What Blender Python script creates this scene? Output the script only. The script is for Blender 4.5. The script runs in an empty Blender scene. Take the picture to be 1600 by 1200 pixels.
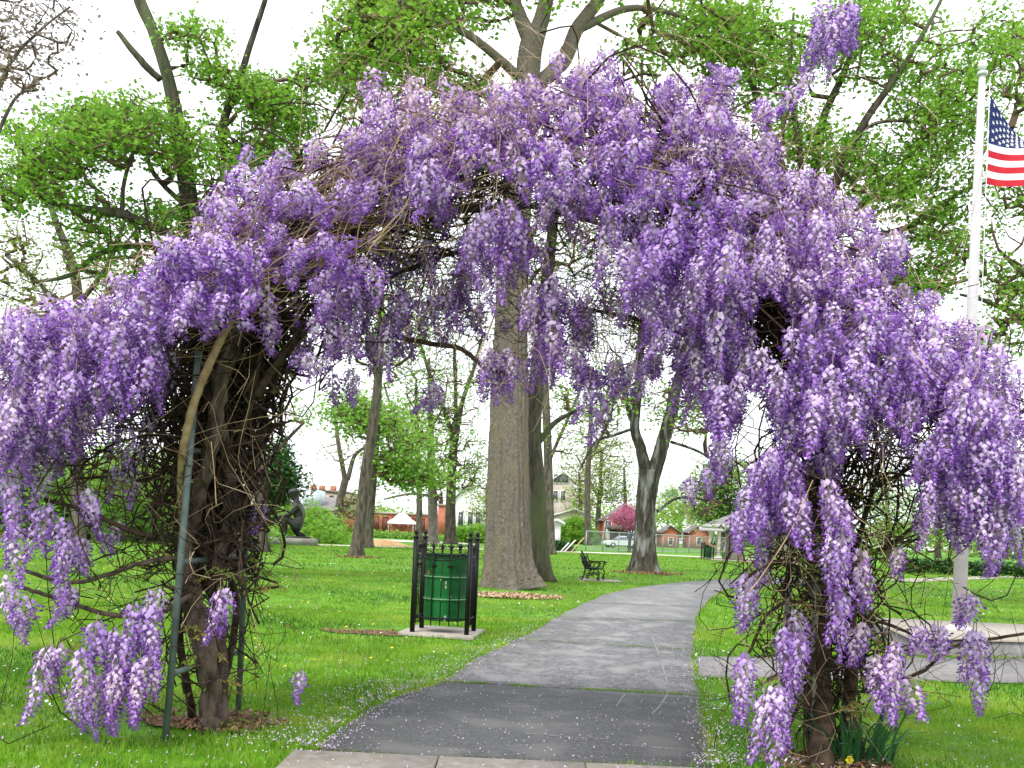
import bpy, math, random
import numpy as np
from mathutils import Vector, Matrix, Euler, noise as mnoise

# ------------------------------------------------------------------ camera, sky, sun
F, H, Y0, ROLL = 1500.0, 1.45, 830.0, math.radians(2.5)
sc = bpy.context.scene
cd = bpy.data.cameras.new('camera'); cam = bpy.data.objects.new('camera', cd)
sc.collection.objects.link(cam); sc.camera = cam
cd.sensor_fit = 'HORIZONTAL'; cd.sensor_width = 36; cd.lens = 36*F/1600
cd.shift_y = (Y0-600)/1600; cd.clip_start = .05; cd.clip_end = 3000
cam.matrix_world = Matrix.Translation((0, 0, H)) @ Matrix.Rotation(math.pi/2, 4, 'X') @ Matrix.Rotation(ROLL, 4, 'Z')
SUN_EL, SUN_AZ = math.radians(58), math.radians(215)   # azimuth clockwise from +Y
w = bpy.data.worlds.new('World'); sc.world = w; w.use_nodes = True
nt = w.node_tree; nt.nodes.clear()
sky = nt.nodes.new('ShaderNodeTexSky'); sky.sky_type = 'NISHITA'; sky.sun_disc = False
sky.sun_elevation = SUN_EL; sky.sun_rotation = SUN_AZ; sky.air_density = 1.5; sky.dust_density = 4
mix = nt.nodes.new('ShaderNodeMix'); mix.data_type = 'RGBA'; mix.inputs[0].default_value = .90
tc = nt.nodes.new('ShaderNodeTexCoord'); cn = nt.nodes.new('ShaderNodeTexNoise')
cn.inputs['Scale'].default_value = 1.6; cn.inputs['Detail'].default_value = 4
cr = nt.nodes.new('ShaderNodeValToRGB')
cr.color_ramp.elements[0].position = .3; cr.color_ramp.elements[0].color = (.80, .83, .90, 1)
cr.color_ramp.elements[1].position = .7; cr.color_ramp.elements[1].color = (1, 1, 1, 1)
mul = nt.nodes.new('ShaderNodeMix'); mul.data_type = 'RGBA'; mul.blend_type = 'MULTIPLY'; mul.inputs[0].default_value = 1
mul.inputs[7].default_value = (9.6, 9.6, 9.9, 1)
bg = nt.nodes.new('ShaderNodeBackground'); bg.inputs[1].default_value = .12
wo = nt.nodes.new('ShaderNodeOutputWorld')
L = nt.links.new
L(tc.outputs['Generated'], cn.inputs['Vector']); L(cn.outputs['Fac'], cr.inputs[0])
L(cr.outputs[0], mul.inputs[6]); L(sky.outputs[0], mix.inputs[6]); L(mul.outputs[2], mix.inputs[7])
L(mix.outputs[2], bg.inputs[0]); L(bg.outputs[0], wo.inputs[0])
sd = bpy.data.lights.new('sun', 'SUN'); sd.energy = 1.5; sd.angle = math.radians(12); sd.color = (1, .97, .92)
sun = bpy.data.objects.new('sun', sd); sc.collection.objects.link(sun)
sv = Vector((math.sin(SUN_AZ)*math.cos(SUN_EL), math.cos(SUN_AZ)*math.cos(SUN_EL), math.sin(SUN_EL)))
sun.rotation_euler = sv.to_track_quat('Z', 'Y').to_euler()
sc.view_settings.view_transform = 'Standard'; sc.view_settings.look = 'None'
sc.view_settings.exposure = .86; sc.view_settings.gamma = 1; sc.view_settings.use_curve_mapping = False
sc.cycles.max_bounces = 7; sc.cycles.transparent_max_bounces = 6; sc.cycles.diffuse_bounces = 3
sc.render.engine = 'CYCLES'
COL = sc.collection
R = np.random.RandomState(7); random.seed(7)

RIGHT = np.array([math.cos(ROLL), 0, math.sin(ROLL)]); UP = np.array([-math.sin(ROLL), 0, math.cos(ROLL)])
CAM = np.array([0, 0, H])
def P(px, py, d):
    "the point of the place that stands d metres ahead in the direction of a picture point"
    return CAM + d*(RIGHT*((px-800)/F) + UP*((Y0-py)/F) + np.array([0, 1, 0]))
def G(px, py, z=0.0):
    v = RIGHT*((px-800)/F) + UP*((Y0-py)/F) + np.array([0, 1, 0])
    return CAM + v*((z-H)/v[2])
def norm(v):
    n = np.linalg.norm(v, axis=-1, keepdims=True); return v/np.maximum(n, 1e-9)

# ------------------------------------------------------------------ mesh accumulator
class Acc:
    def __init__(s): s.V = []; s.Q = []; s.T = []; s.QM = []; s.TM = []; s.n = 0
    def add(s, V, Q=None, T=None, m=0):
        V = np.asarray(V, float).reshape(-1, 3)
        if Q is not None and len(Q):
            Q = np.asarray(Q, np.int64).reshape(-1, 4); s.Q.append(Q+s.n)
            s.QM.append(np.full(len(Q), m) if np.isscalar(m) else np.asarray(m))
        if T is not None and len(T):
            T = np.asarray(T, np.int64).reshape(-1, 3); s.T.append(T+s.n)
            s.TM.append(np.full(len(T), m) if np.isscalar(m) else np.asarray(m))
        s.V.append(V); s.n += len(V); return s
    def tube(s, pts, rad, sides=6, m=0, cap=True, ridge=0, seed=0, lobes=0, flare=0):
        p = np.asarray(pts, float); n = len(p); rad = np.broadcast_to(np.asarray(rad, float), (n,))
        t = norm(np.gradient(p, axis=0))
        ref = np.array([0., 0, 1]) if abs(t[:, 2]).mean() < .8 else np.array([1., 0, 0])
        a = norm(np.cross(t, ref)); b = np.cross(t, a)
        th = np.arange(sides)*2*math.pi/sides
        rr = np.repeat(rad[:, None], sides, 1)
        if ridge:
            rs = np.random.RandomState(seed)
            g = np.zeros((n, sides))
            zz = np.concatenate([[0], np.cumsum(np.linalg.norm(np.diff(p, axis=0), axis=1))])[:, None]
            for k in range(14):
                fq = rs.randint(3, max(5, sides//3)); g += np.sin(fq*th[None]+rs.rand()*6+np.cumsum(rs.randn(n)*.35)[:, None])/10
            g = np.sign(g)*np.abs(g)**.8+rs.randn(n, sides)*.10
            rr = rr*(1+ridge*g)
        if lobes:
            hh = np.linalg.norm(p-p[0], axis=1)[:, None]
            rr = rr*(1+flare*np.exp(-hh/max(rad[0], .01)/.9)*(.6+.4*np.sin(lobes*th[None]+seed)+.25*np.sin((lobes*2+1)*th[None]+2*seed)))
        V = p[:, None]+rr[..., None]*(np.cos(th)[None, :, None]*a[:, None]+np.sin(th)[None, :, None]*b[:, None])
        i = np.arange(n-1)[:, None]*sides; j = np.arange(sides)[None]; j2 = (j+1) % sides
        Q = np.stack([i+j, i+j2, i+sides+j2, i+sides+j], -1).reshape(-1, 4)
        T = None; V = V.reshape(-1, 3)
        if cap:
            V = np.vstack([V, p[0], p[-1]]); c0 = n*sides; jj = np.arange(sides); k = (jj+1) % sides
            T = np.vstack([np.stack([np.full(sides, c0), k, jj], 1), np.stack([np.full(sides, c0+1), (n-1)*sides+jj, (n-1)*sides+k], 1)])
        return s.add(V, Q, T, m)
    def bar(s, p0, p1, r, sides=6, m=0): return s.tube([p0, p1], [r, r] if np.isscalar(r) else r, sides, m)
    def box(s, c, size, m=0, rz=0, rx=0, ry=0):
        h = np.array(size)/2
        V = np.array([[x, y, z] for x in (-1, 1) for y in (-1, 1) for z in (-1, 1)])*h
        M = np.array(Euler((rx, ry, rz)).to_matrix()); V = V@M.T+np.array(c)
        return s.add(V, [[0, 1, 3, 2], [4, 6, 7, 5], [0, 4, 5, 1], [2, 3, 7, 6], [0, 2, 6, 4], [1, 5, 7, 3]], None, m)
    def lathe(s, prof, c=(0, 0, 0), n=12, m=0, sq=False):
        prof = np.array(prof, float); k = len(prof); th = np.arange(n)*2*math.pi/n+(math.pi/4 if sq else 0)
        V = np.zeros((k, n, 3)); V[..., 0] = prof[:, :1]*np.cos(th); V[..., 1] = prof[:, :1]*np.sin(th); V[..., 2] = prof[:, 1:2]
        V = V.reshape(-1, 3)+np.array(c)
        i = np.arange(k-1)[:, None]*n; j = np.arange(n)[None]; j2 = (j+1) % n
        return s.add(V, np.stack([i+j, i+j2, i+n+j2, i+n+j], -1).reshape(-1, 4), None, m)
    def prism(s, poly, z0, z1, m=0):
        "horizontal polygon (x, y) extruded; fan-capped, so keep it convex-ish or triangulate by strips"
        p = np.array(poly, float); n = len(p)
        V = np.vstack([np.c_[p, np.full(n, z0)], np.c_[p, np.full(n, z1)]]); i = np.arange(n); j = (i+1) % n
        s.add(V, np.stack([i, j, j+n, i+n], 1), [[n, n+a, n+a+1] for a in range(1, n-1)], m)
        return s
    def build(s, name, mats, parent=None, origin=(0, 0, 0), smooth=False):
        V = np.vstack(s.V)-np.array(origin); me = bpy.data.meshes.new(name)
        T = np.vstack(s.T) if s.T else np.zeros((0, 3), np.int64); Q = np.vstack(s.Q) if s.Q else np.zeros((0, 4), np.int64)
        me.vertices.add(len(V)); me.vertices.foreach_set('co', V.astype(np.float32).ravel())
        nl = len(T)*3+len(Q)*4; me.loops.add(nl)
        me.loops.foreach_set('vertex_index', np.concatenate([T.ravel(), Q.ravel()]).astype(np.int32))
        tot = np.concatenate([np.full(len(T), 3), np.full(len(Q), 4)]).astype(np.int32)
        me.polygons.add(len(tot)); st = np.concatenate([[0], np.cumsum(tot)[:-1]]).astype(np.int32)
        me.polygons.foreach_set('loop_start', st)
        mi = np.concatenate([np.concatenate(s.TM) if s.TM else [], np.concatenate(s.QM) if s.QM else []]).astype(np.int32)
        me.polygons.foreach_set('material_index', mi)
        if smooth: me.polygons.foreach_set('use_smooth', np.ones(len(tot), bool))
        me.update(calc_edges=True); me.validate()
        for q in (mats if isinstance(mats, (list, tuple)) else [mats]): me.materials.append(q)
        o = bpy.data.objects.new(name, me); COL.objects.link(o)
        if parent is not None: o.parent = parent
        else: o.location = origin
        return o

def tag(o, label=None, cat=None, group=None, kind=None):
    if label: o['label'] = label
    if cat: o['category'] = cat
    if group: o['group'] = group
    if kind: o['kind'] = kind
    return o
def empty(name, loc, label, cat, group=None):
    o = bpy.data.objects.new(name, None); COL.objects.link(o); o.location = loc; o.empty_display_size = .2
    return tag(o, label, cat, group)
def copy_tree(o, parent=None):
    c = o.copy(); COL.objects.link(c); c.parent = parent
    for ch in [x for x in bpy.data.objects if x.parent == o]: copy_tree(ch, c)
    return c

# ------------------------------------------------------------------ materials
def mat(name, c1, c2=None, scale=8., rough=.8, bump=0., bscale=None, stretch=(1, 1, 1), trans=0., metal=0., lo=.35, hi=.65, c3=None, s3=1.5, spec=.3, detail=5, bdist=.02):
    m = bpy.data.materials.new(name); m.use_nodes = True; n = m.node_tree; n.nodes.clear(); l = n.links.new
    out = n.nodes.new('ShaderNodeOutputMaterial'); b = n.nodes.new('ShaderNodeBsdfPrincipled')
    b.inputs['Roughness'].default_value = rough; b.inputs['Metallic'].default_value = metal
    b.inputs['Specular IOR Level'].default_value = spec
    b.inputs['Base Color'].default_value = (*c1, 1)
    g = n.nodes.new('ShaderNodeNewGeometry'); mp = n.nodes.new('ShaderNodeMapping'); mp.inputs['Scale'].default_value = stretch
    l(g.outputs['Position'], mp.inputs[0]); col = None
    if c2 is not None:
        t = n.nodes.new('ShaderNodeTexNoise'); t.inputs['Scale'].default_value = scale; t.inputs['Detail'].default_value = detail
        l(mp.outputs[0], t.inputs['Vector'])
        r = n.nodes.new('ShaderNodeValToRGB'); r.color_ramp.elements[0].position = lo; r.color_ramp.elements[1].position = hi
        r.color_ramp.elements[0].color = (*c1, 1); r.color_ramp.elements[1].color = (*c2, 1)
        l(t.outputs['Fac'], r.inputs[0]); col = r.outputs[0]
        if c3 is not None:
            t3 = n.nodes.new('ShaderNodeTexNoise'); t3.inputs['Scale'].default_value = s3; t3.inputs['Detail'].default_value = 3
            l(mp.outputs[0], t3.inputs['Vector'])
            r3 = n.nodes.new('ShaderNodeValToRGB'); r3.color_ramp.elements[0].position = .5; r3.color_ramp.elements[1].position = .64
            x = n.nodes.new('ShaderNodeMix'); x.data_type = 'RGBA'; x.inputs[7].default_value = (*c3, 1)
            l(t3.outputs['Fac'], r3.inputs[0]); l(r3.outputs[0], x.inputs[0]); l(col, x.inputs[6]); col = x.outputs[2]
        l(col, b.inputs['Base Color'])
    if bump:
        t2 = n.nodes.new('ShaderNodeTexNoise'); t2.inputs['Scale'].default_value = bscale or scale*2; t2.inputs['Detail'].default_value = 6
        l(mp.outputs[0], t2.inputs['Vector'])
        bp = n.nodes.new('ShaderNodeBump'); bp.inputs['Strength'].default_value = bump; bp.inputs['Distance'].default_value = bdist
        l(t2.outputs['Fac'], bp.inputs['Height']); l(bp.outputs[0], b.inputs['Normal'])
    sh = b.outputs[0]
    if trans:
        tr = n.nodes.new('ShaderNodeBsdfTranslucent'); tr.inputs[0].default_value = (*c1, 1)
        if col is not None: l(col, tr.inputs[0])
        mx = n.nodes.new('ShaderNodeMixShader'); mx.inputs[0].default_value = trans
        l(sh, mx.inputs[1]); l(tr.outputs[0], mx.inputs[2]); sh = mx.outputs[0]
    l(sh, out.inputs[0]); return m

M = {}
M['grass_ground'] = mat('grass_ground', (.055, .17, .006), (.13, .33, .014), 3, .95, .5, 60, c3=(.10, .20, .02), s3=.35, bdist=.03)
M['grass'] = mat('grass_blade', (.11, .26, .008), (.24, .42, .022), 2.2, .6, 0, trans=.3, c3=(.34, .45, .05), s3=.8, lo=.3, hi=.7)
M['grass_deep'] = mat('grass_deep', (.05, .16, .010), (.09, .24, .015), 3, .6, trans=.3)
M['grass_dry'] = mat('grass_dry', (.38, .38, .16), (.30, .36, .08), 8, .8, trans=.2)
M['dirt'] = mat('dirt', (.10, .055, .03), (.20, .12, .07), 25, .95, .8, 60)
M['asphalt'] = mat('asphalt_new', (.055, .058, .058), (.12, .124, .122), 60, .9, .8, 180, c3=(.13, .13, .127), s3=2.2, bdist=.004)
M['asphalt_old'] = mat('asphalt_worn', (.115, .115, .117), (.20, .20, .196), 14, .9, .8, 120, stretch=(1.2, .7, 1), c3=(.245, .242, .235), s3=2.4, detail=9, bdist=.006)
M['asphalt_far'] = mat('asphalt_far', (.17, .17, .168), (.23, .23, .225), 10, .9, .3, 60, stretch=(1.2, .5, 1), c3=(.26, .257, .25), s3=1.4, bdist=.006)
M['chalk'] = mat('chalk_scuff', (.11, .11, .11), (.29, .29, .285), 60, .95, lo=.4, hi=.6)
M['concrete'] = mat('concrete', (.30, .27, .22), (.42, .385, .33), 12, .9, .3, 90, c3=(.35, .31, .25), s3=2, bdist=.004)
M['concrete_grey'] = mat('concrete_grey', (.17, .165, .16), (.27, .26, .25), 12, .9, .3, 90, bdist=.004)
M['far_path'] = mat('pale_path', (.62, .58, .50), (.72, .68, .60), 2, .9)
M['bark_big'] = mat('bark_big', (.13, .112, .09), (.28, .245, .20), 40, .95, 1., 46, stretch=(1, 1, .3), c3=(.23, .185, .13), s3=3.2, bdist=.06, detail=8, lo=.3, hi=.7)
M['bark_dark'] = mat('bark_dark', (.025, .021, .016), (.10, .082, .06), 9, .95, .9, 22, stretch=(1, 1, .25), c3=(.09, .11, .05), s3=.8, bdist=.03)
M['bark_mid'] = mat('bark_mid', (.05, .042, .033), (.16, .135, .105), 8, .95, .9, 20, stretch=(1, 1, .25), bdist=.03)
M['bark_pale'] = mat('bark_pale', (.12, .105, .085), (.24, .215, .18), 8, .95, .8, 20, stretch=(1, 1, .3), bdist=.03)
M['bark_patch'] = mat('bark_patch', (.03, .026, .02), (.09, .078, .06), 9, .95, .9, 20, stretch=(1, 1, .2), c3=(.24, .24, .23), s3=5, bdist=.03)
M['vine'] = mat('vine_wood', (.018, .012, .008), (.085, .055, .035), 14, .9, .7, 60, bdist=.01)
M['vine_trunk'] = mat('vine_trunk', (.035, .025, .018), (.16, .12, .09), 16, .9, 1, 45, stretch=(1, 1, .3), bdist=.02)
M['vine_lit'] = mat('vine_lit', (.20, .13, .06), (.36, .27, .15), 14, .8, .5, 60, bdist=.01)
M['straw'] = mat('straw_runner', (.36, .23, .12), (.58, .44, .29), 5, .7)
M['twig'] = mat('twig', (.07, .045, .03), (.17, .11, .07), 5, .85)
M['petal_pale'] = mat('petal_pale', (.59, .40, .78), (.83, .68, .90), 2.3, .6, trans=.30, lo=.4, hi=.6, c3=(.82, .64, .80), s3=1.0)
M['petal_mid'] = mat('petal_mid', (.38, .17, .62), (.54, .30, .76), 2.3, .6, trans=.30, lo=.4, hi=.6)
M['petal_dark'] = mat('petal_dark', (.21, .06, .42), (.34, .13, .55), 2.6, .55, trans=.25)
M['bud'] = mat('flower_stalk', (.22, .22, .12), (.30, .20, .24), 6, .7)
M['bronze_leaf'] = mat('bronze_leaf', (.16, .28, .04), (.34, .26, .07), 2.5, .6, trans=.35)
def leafm(n, a, b, c=None, tr=.38): return mat(n, a, b, 1.3, .55, trans=tr, c3=c, s3=7, detail=2)
M['leaf_bright'] = leafm('leaf_bright', (.11, .28, .03), (.24, .47, .045), (.35, .55, .07), .5)
M['leaf_lime'] = leafm('leaf_lime', (.16, .36, .05), (.28, .50, .08), (.36, .56, .10), .5)
M['leaf_spring'] = leafm('leaf_spring', (.20, .30, .05), (.32, .40, .09), (.26, .38, .05))
M['leaf_dark'] = leafm('leaf_dark', (.020, .075, .018), (.045, .14, .025), None, .2)
M['leaf_olive'] = leafm('leaf_olive', (.22, .20, .04), (.30, .28, .07))
M['leaf_bud'] = leafm('leaf_bud', (.26, .20, .20), (.34, .28, .22))
M['redbud'] = leafm('redbud_blossom', (.50, .12, .26), (.62, .20, .36))
M['iris'] = mat('strap_leaf', (.02, .09, .03), (.05, .17, .05), 5, .45, trans=.2)
M['green_steel'] = mat('post_green_steel', (.09, .13, .12), (.16, .20, .18), 9, .55, .2, 60, metal=.2)
M['grey_wood'] = mat('weathered_post', (.20, .19, .17), (.34, .32, .30), 20, .9, .6, 60, stretch=(1, 1, .15), bdist=.006)
M['black_iron'] = mat('black_iron', (.004, .004, .005), (.012, .012, .013), 20, .5, .1, 60, spec=.25)
M['drum_green'] = mat('drum_green', (.004, .075, .014), (.007, .11, .022), 7, .5, .15, 40, spec=.2, c3=(.010, .13, .03), s3=3)
M['rust'] = mat('rust', (.30, .09, .03), (.42, .16, .05), 20, .9)
M['drum_rib'] = mat('drum_rib', (.10, .22, .12), (.16, .30, .18), 30, .5)
M['white_paint'] = mat('white_paint', (.50, .46, .49), (.58, .54, .57), 6, .4)
M['steel'] = mat('steel', (.45, .46, .47), (.6, .6, .6), 9, .4, metal=.6)
M['flag_red'] = mat('flag_red', (.50, .015, .03), (.58, .025, .045), 6, .8, trans=.15)
M['flag_white'] = mat('flag_white', (.76, .76, .78), (.82, .82, .84), 6, .8, trans=.15)
M['flag_blue'] = mat('flag_blue', (.012, .02, .10), (.02, .03, .14), 6, .8, trans=.1)
M['brick'] = mat('far_brick', (.40, .12, .07), (.52, .20, .13), 1.3, .9)
M['brick_dark'] = mat('recess', (.13, .05, .04), (.2, .08, .06), 1, .9)
M['tan'] = mat('tan_stone', (.42, .36, .30), (.52, .46, .39), .8, .9)
M['white_wall'] = mat('white_wall', (.72, .72, .71), (.80, .80, .79), .6, .8)
M['slate'] = mat('slate_roof', (.16, .15, .15), (.24, .22, .22), 1.2, .85)
M['glass_roof'] = mat('pale_metal_roof', (.48, .55, .62), (.6, .66, .7), 1, .4)
M['window'] = mat('window_glass', (.05, .06, .07), (.09, .10, .11), 1, .2, spec=.6)
M['bronze'] = mat('bronze', (.018, .020, .018), (.06, .065, .055), 4, .45, .3, 8, metal=.3)
M['stone'] = mat('stone', (.22, .21, .19), (.32, .30, .27), 3, .9, .4, 12)
M['canvas'] = mat('canvas', (.78, .77, .76), (.84, .83, .82), 2, .8)
M['car_white'] = mat('car_white', (.74, .76, .79), (.78, .80, .83), 1, .25, spec=.5)
M['car_glass'] = mat('car_glass', (.10, .13, .17), (.16, .20, .25), 1, .1, spec=.6)
M['tyre'] = mat('tyre', (.015, .015, .015), (.03, .03, .03), 9, .8)
M['blue_plastic'] = mat('blue_paint', (.02, .13, .45), (.03, .17, .52), 2, .4)
M['hedge'] = M['leaf_dark']
M['wire'] = mat('fence_wire', (.30, .36, .34), (.40, .45, .42), 3, .5, metal=.3)
M['sand'] = mat('orange_sand', (.40, .24, .09), (.50, .33, .15), 2, .95, .4, 6)
M['chips'] = mat('wood_chips', (.34, .22, .12), (.56, .42, .26), 9, .9)
M['litter'] = mat('dead_leaves', (.14, .075, .04), (.32, .19, .10), 14, .9)
M['yellow'] = mat('yellow_petal', (.75, .62, .03), (.85, .72, .05), 5, .6)
M['white_petal'] = mat('white_petal', (.72, .74, .72), (.8, .8, .8), 5, .6)
M['lilac_petal'] = mat('fallen_petal', (.50, .38, .58), (.70, .58, .74), 9, .7, trans=.2)
M['moss'] = mat('moss', (.04, .12, .015), (.07, .18, .02), 20, .95, .6, 60)

# ------------------------------------------------------------------ ground sheet
def in_poly(x, y, poly):
    poly = np.array(poly)[:, :2]; ins = np.zeros(len(x), bool); j = len(poly)-1
    for i in range(len(poly)):
        xi, yi = poly[i]; xj, yj = poly[j]
        c = ((yi > y) != (yj > y)) & (x < (xj-xi)*(y-yi)/(yj-yi+1e-12)+xi); ins ^= c; j = i
    return ins
def catmull(pts, n):
    p = np.array(pts, float); k = len(p)
    if k < 3: return p[0]+(p[-1]-p[0])*np.linspace(0, 1, n)[:, None]
    q = np.vstack([2*p[0]-p[1], p, 2*p[-1]-p[-2]]); u = np.linspace(0, k-1-1e-6, n); i = u.astype(int); t = (u-i)[:, None]
    a, b, c, d = q[i], q[i+1], q[i+2], q[i+3]
    return .5*((2*b)+(c-a)*t+(2*a-5*b+4*c-d)*t**2+(3*b-a-3*c+d)*t**3)

a = Acc()
ys = np.concatenate([np.linspace(-12, 60, 145), np.linspace(70, 1400, 40)]); xs = np.concatenate([np.linspace(-900, -42, 12), np.linspace(-40, 40, 161), np.linspace(42, 900, 12)])
X, Y = np.meshgrid(xs, ys); Z = -.012+.010*np.sin(X*1.7+.3*Y)*np.cos(Y*.9)+.006*np.sin(X*5+Y*3)
nx = len(xs); i = np.arange(len(ys)-1)[:, None]*nx+np.arange(nx-1)[None]
a.add(np.stack([X, Y, Z], -1).reshape(-1, 3), np.stack([i, i+1, i+nx+1, i+nx], -1).reshape(-1, 4))
tag(a.build('ground', M['grass_ground'], smooth=True), kind='structure')

# path: left and right edges, nearest first
PL = [(485, 1176), (600, 1100), (690, 1068), (748, 1030), (810, 1001), (872, 965), (918, 942), (965, 925), (1035, 914), (1100, 908), (1180, 904)]
PR = [(1118, 1203), (1104, 1140), (1093, 1090), (1086, 1050), (1083, 1018), (1087, 972), (1098, 950), (1118, 931), (1150, 919), (1260, 911), (1400, 908)]
gl = catmull([G(*p)[:2] for p in PL], 61); gr = catmull([G(*p)[:2] for p in PR], 61)
PATH_POLY = np.vstack([gl, gr[::-1]])
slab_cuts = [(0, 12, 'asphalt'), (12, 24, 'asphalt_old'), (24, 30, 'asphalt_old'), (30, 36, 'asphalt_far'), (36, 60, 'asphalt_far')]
path_root = tag(Acc().add(np.c_[np.vstack([gl, gr]), np.full(122, .002)], [[i, 61+i, 62+i, i+1] for i in range(60)]).build('path', M['dirt']), kind='structure')
rag = np.random.RandomState(3)
jl = gl+rag.randn(61, 2)*.025; jr = gr+rag.randn(61, 2)*.018
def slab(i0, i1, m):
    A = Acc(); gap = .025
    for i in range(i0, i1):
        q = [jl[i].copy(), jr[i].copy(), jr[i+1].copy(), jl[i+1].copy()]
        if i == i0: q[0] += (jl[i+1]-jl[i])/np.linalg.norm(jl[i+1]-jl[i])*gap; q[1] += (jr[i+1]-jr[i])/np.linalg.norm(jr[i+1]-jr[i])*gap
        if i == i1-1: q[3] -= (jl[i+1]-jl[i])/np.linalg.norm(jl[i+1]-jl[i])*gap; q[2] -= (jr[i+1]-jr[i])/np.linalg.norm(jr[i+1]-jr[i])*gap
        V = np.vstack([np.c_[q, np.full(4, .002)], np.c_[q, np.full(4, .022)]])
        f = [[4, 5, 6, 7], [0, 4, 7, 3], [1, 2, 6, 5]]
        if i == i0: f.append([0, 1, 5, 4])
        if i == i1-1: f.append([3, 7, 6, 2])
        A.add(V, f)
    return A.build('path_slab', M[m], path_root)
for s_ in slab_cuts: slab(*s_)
for L_c, w_c in (([(1018, 996), (1032, 1036), (1043, 1076), (1036, 1100), (1018, 1120)], .02), ([(1030, 1062), (1005, 1066), (985, 1078), (962, 1108)], .016), ([(820, 1151), (880, 1156), (951, 1160)], .022), ([(968, 1168), (1010, 1172), (1062, 1177)], .02), ([(1050, 1010), (1052, 1030), (1048, 1052)], .012), ([(905, 1110), (960, 1112), (1015, 1118)], .012)):
    c = catmull([G(*p)[:2] for p in L_c], 26); t = norm(np.gradient(c, axis=0)); nn = np.c_[-t[:, 1], t[:, 0]]; ww = w_c*(.6+.5*np.abs(np.sin(np.arange(26)*1.7)))[:, None]
    V = np.vstack([np.c_[c+nn*ww/2, np.full(26, .0245)], np.c_[c-nn*ww/2, np.full(26, .0245)]]); Acc().add(V, [[i+26, i+27, i+1, i] for i in range(25) if i % 7 != 5]).build('chalk_mark', M['chalk'], path_root)
# concrete walk in the foreground
c0, c1 = G(452, 1174), G(1125, 1204)
cdir = norm((c1-c0)[:2]); cn_ = np.array([-cdir[1], cdir[0]])
A = Acc(); p0 = c0[:2]+cdir*.04-cn_*.07; p1 = c1[:2]+cdir*.05-cn_*.07
WALK = np.array([p0, p0-cn_*1.9, p1-cn_*1.9, p1])
walk = tag(Acc().add(np.c_[WALK, np.full(4, .003)], [[0, 1, 2, 3]]).build('walk', M['dirt']), kind='structure')
for k in range(3):
    q0 = p0+(p1-p0)*(k/3)+cdir*.006; q1 = p0+(p1-p0)*((k+1)/3)-cdir*.006
    Acc().prism([q0, q0-cn_*1.88, q1-cn_*1.88, q1], .003, .03).build('concrete_slab', M['concrete'], walk)
# side walk on the right
SW = np.array([G(1090, 1029)[:2], G(1640, 1026)[:2]+[2, .2], G(1640, 1062)[:2]+[2, 0], G(1090, 1059)[:2]])
swo = tag(Acc().add(np.c_[SW, np.full(4, .002)], [[3, 2, 1, 0]]).build('pavement', M['dirt']), kind='structure')
for k in range(5):
    t0, t1 = k/5+.0015, (k+1)/5-.0015
    q = [SW[3]*(1-t0)+SW[2]*t0, SW[3]*(1-t1)+SW[2]*t1, SW[0]*(1-t1)+SW[1]*t1, SW[0]*(1-t0)+SW[1]*t0]
    Acc().prism(q, .002, .025).build('paving_slab', M['concrete_grey'], swo)
# far pale paths
def strip(name, pts, w0, m, z=.006):
    c = catmull([G(*p)[:2] for p in pts], 24); t = norm(np.gradient(c, axis=0)); nn = np.c_[-t[:, 1], t[:, 0]]
    V = np.vstack([np.c_[c+nn*w0/2, np.full(24, z)], np.c_[c-nn*w0/2, np.full(24, z)]])
    return tag(Acc().add(V, [[i+24, i+25, i+1, i] for i in range(23)]).build(name, M[m]), kind='structure')
strip('far_path', [(300, 846), (560, 853), (720, 857), (880, 862), (1050, 868), (1200, 875), (1330, 882)], 3.0, 'far_path')
strip('sandy_path', [(300, 832), (450, 838), (560, 842), (640, 846), (740, 850)], 9, 'far_path', .010)
strip('right_path', [(1400, 908), (1500, 904), (1600, 902), (1800, 905)], 1.6, 'concrete', .014)
strip('parking_kerb', [(905, 855), (1000, 860), (1100, 864), (1180, 868)], 2.4, 'concrete_grey', .010)

PAD = [G(622, 992)[:2], G(735, 1001)[:2], G(757, 988)[:2], G(652, 981)[:2]]

# ------------------------------------------------------------------ grass
def not_paved(x, y):
    bad = in_poly(x, y, PATH_POLY) | in_poly(x, y, WALK) | in_poly(x, y, SW) | in_poly(x, y, PAD)
    return ~bad
def blades(A, x, y, h, wd, two=True, m=0):
    n = len(x); th = R.rand(n)*6.283; lean = R.rand(n)*.7*h; ph = R.rand(n)*6.283
    s = np.stack([np.cos(th), np.sin(th), np.zeros(n)], 1)*(wd/2)[:, None]
    b = np.stack([x, y, np.full(n, -.01)], 1); ld = np.stack([np.cos(ph)*lean, np.sin(ph)*lean, np.zeros(n)], 1)
    mid = b+ld*.35+np.array([0, 0, 1])*(h*.6)[:, None]; tip = b+ld+np.array([0, 0, 1])*(h*.95)[:, None]
    V = np.stack([b-s, b+s, mid+s*.7, mid-s*.7, tip], 1).reshape(-1, 3); k = np.arange(n)[:, None]*5
    mm = np.full(n, m) if np.isscalar(m) else m
    if two: A.add(V, k+np.array([0, 1, 2, 3]), None, mm); A.T.append(k+np.array([3, 2, 4])+A.n-len(V)); A.TM.append(mm)
    else: A.T.append(k+np.array([0, 1, 4])+A.n); A.TM.append(mm); A.V.append(V); A.n += len(V)
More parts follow.
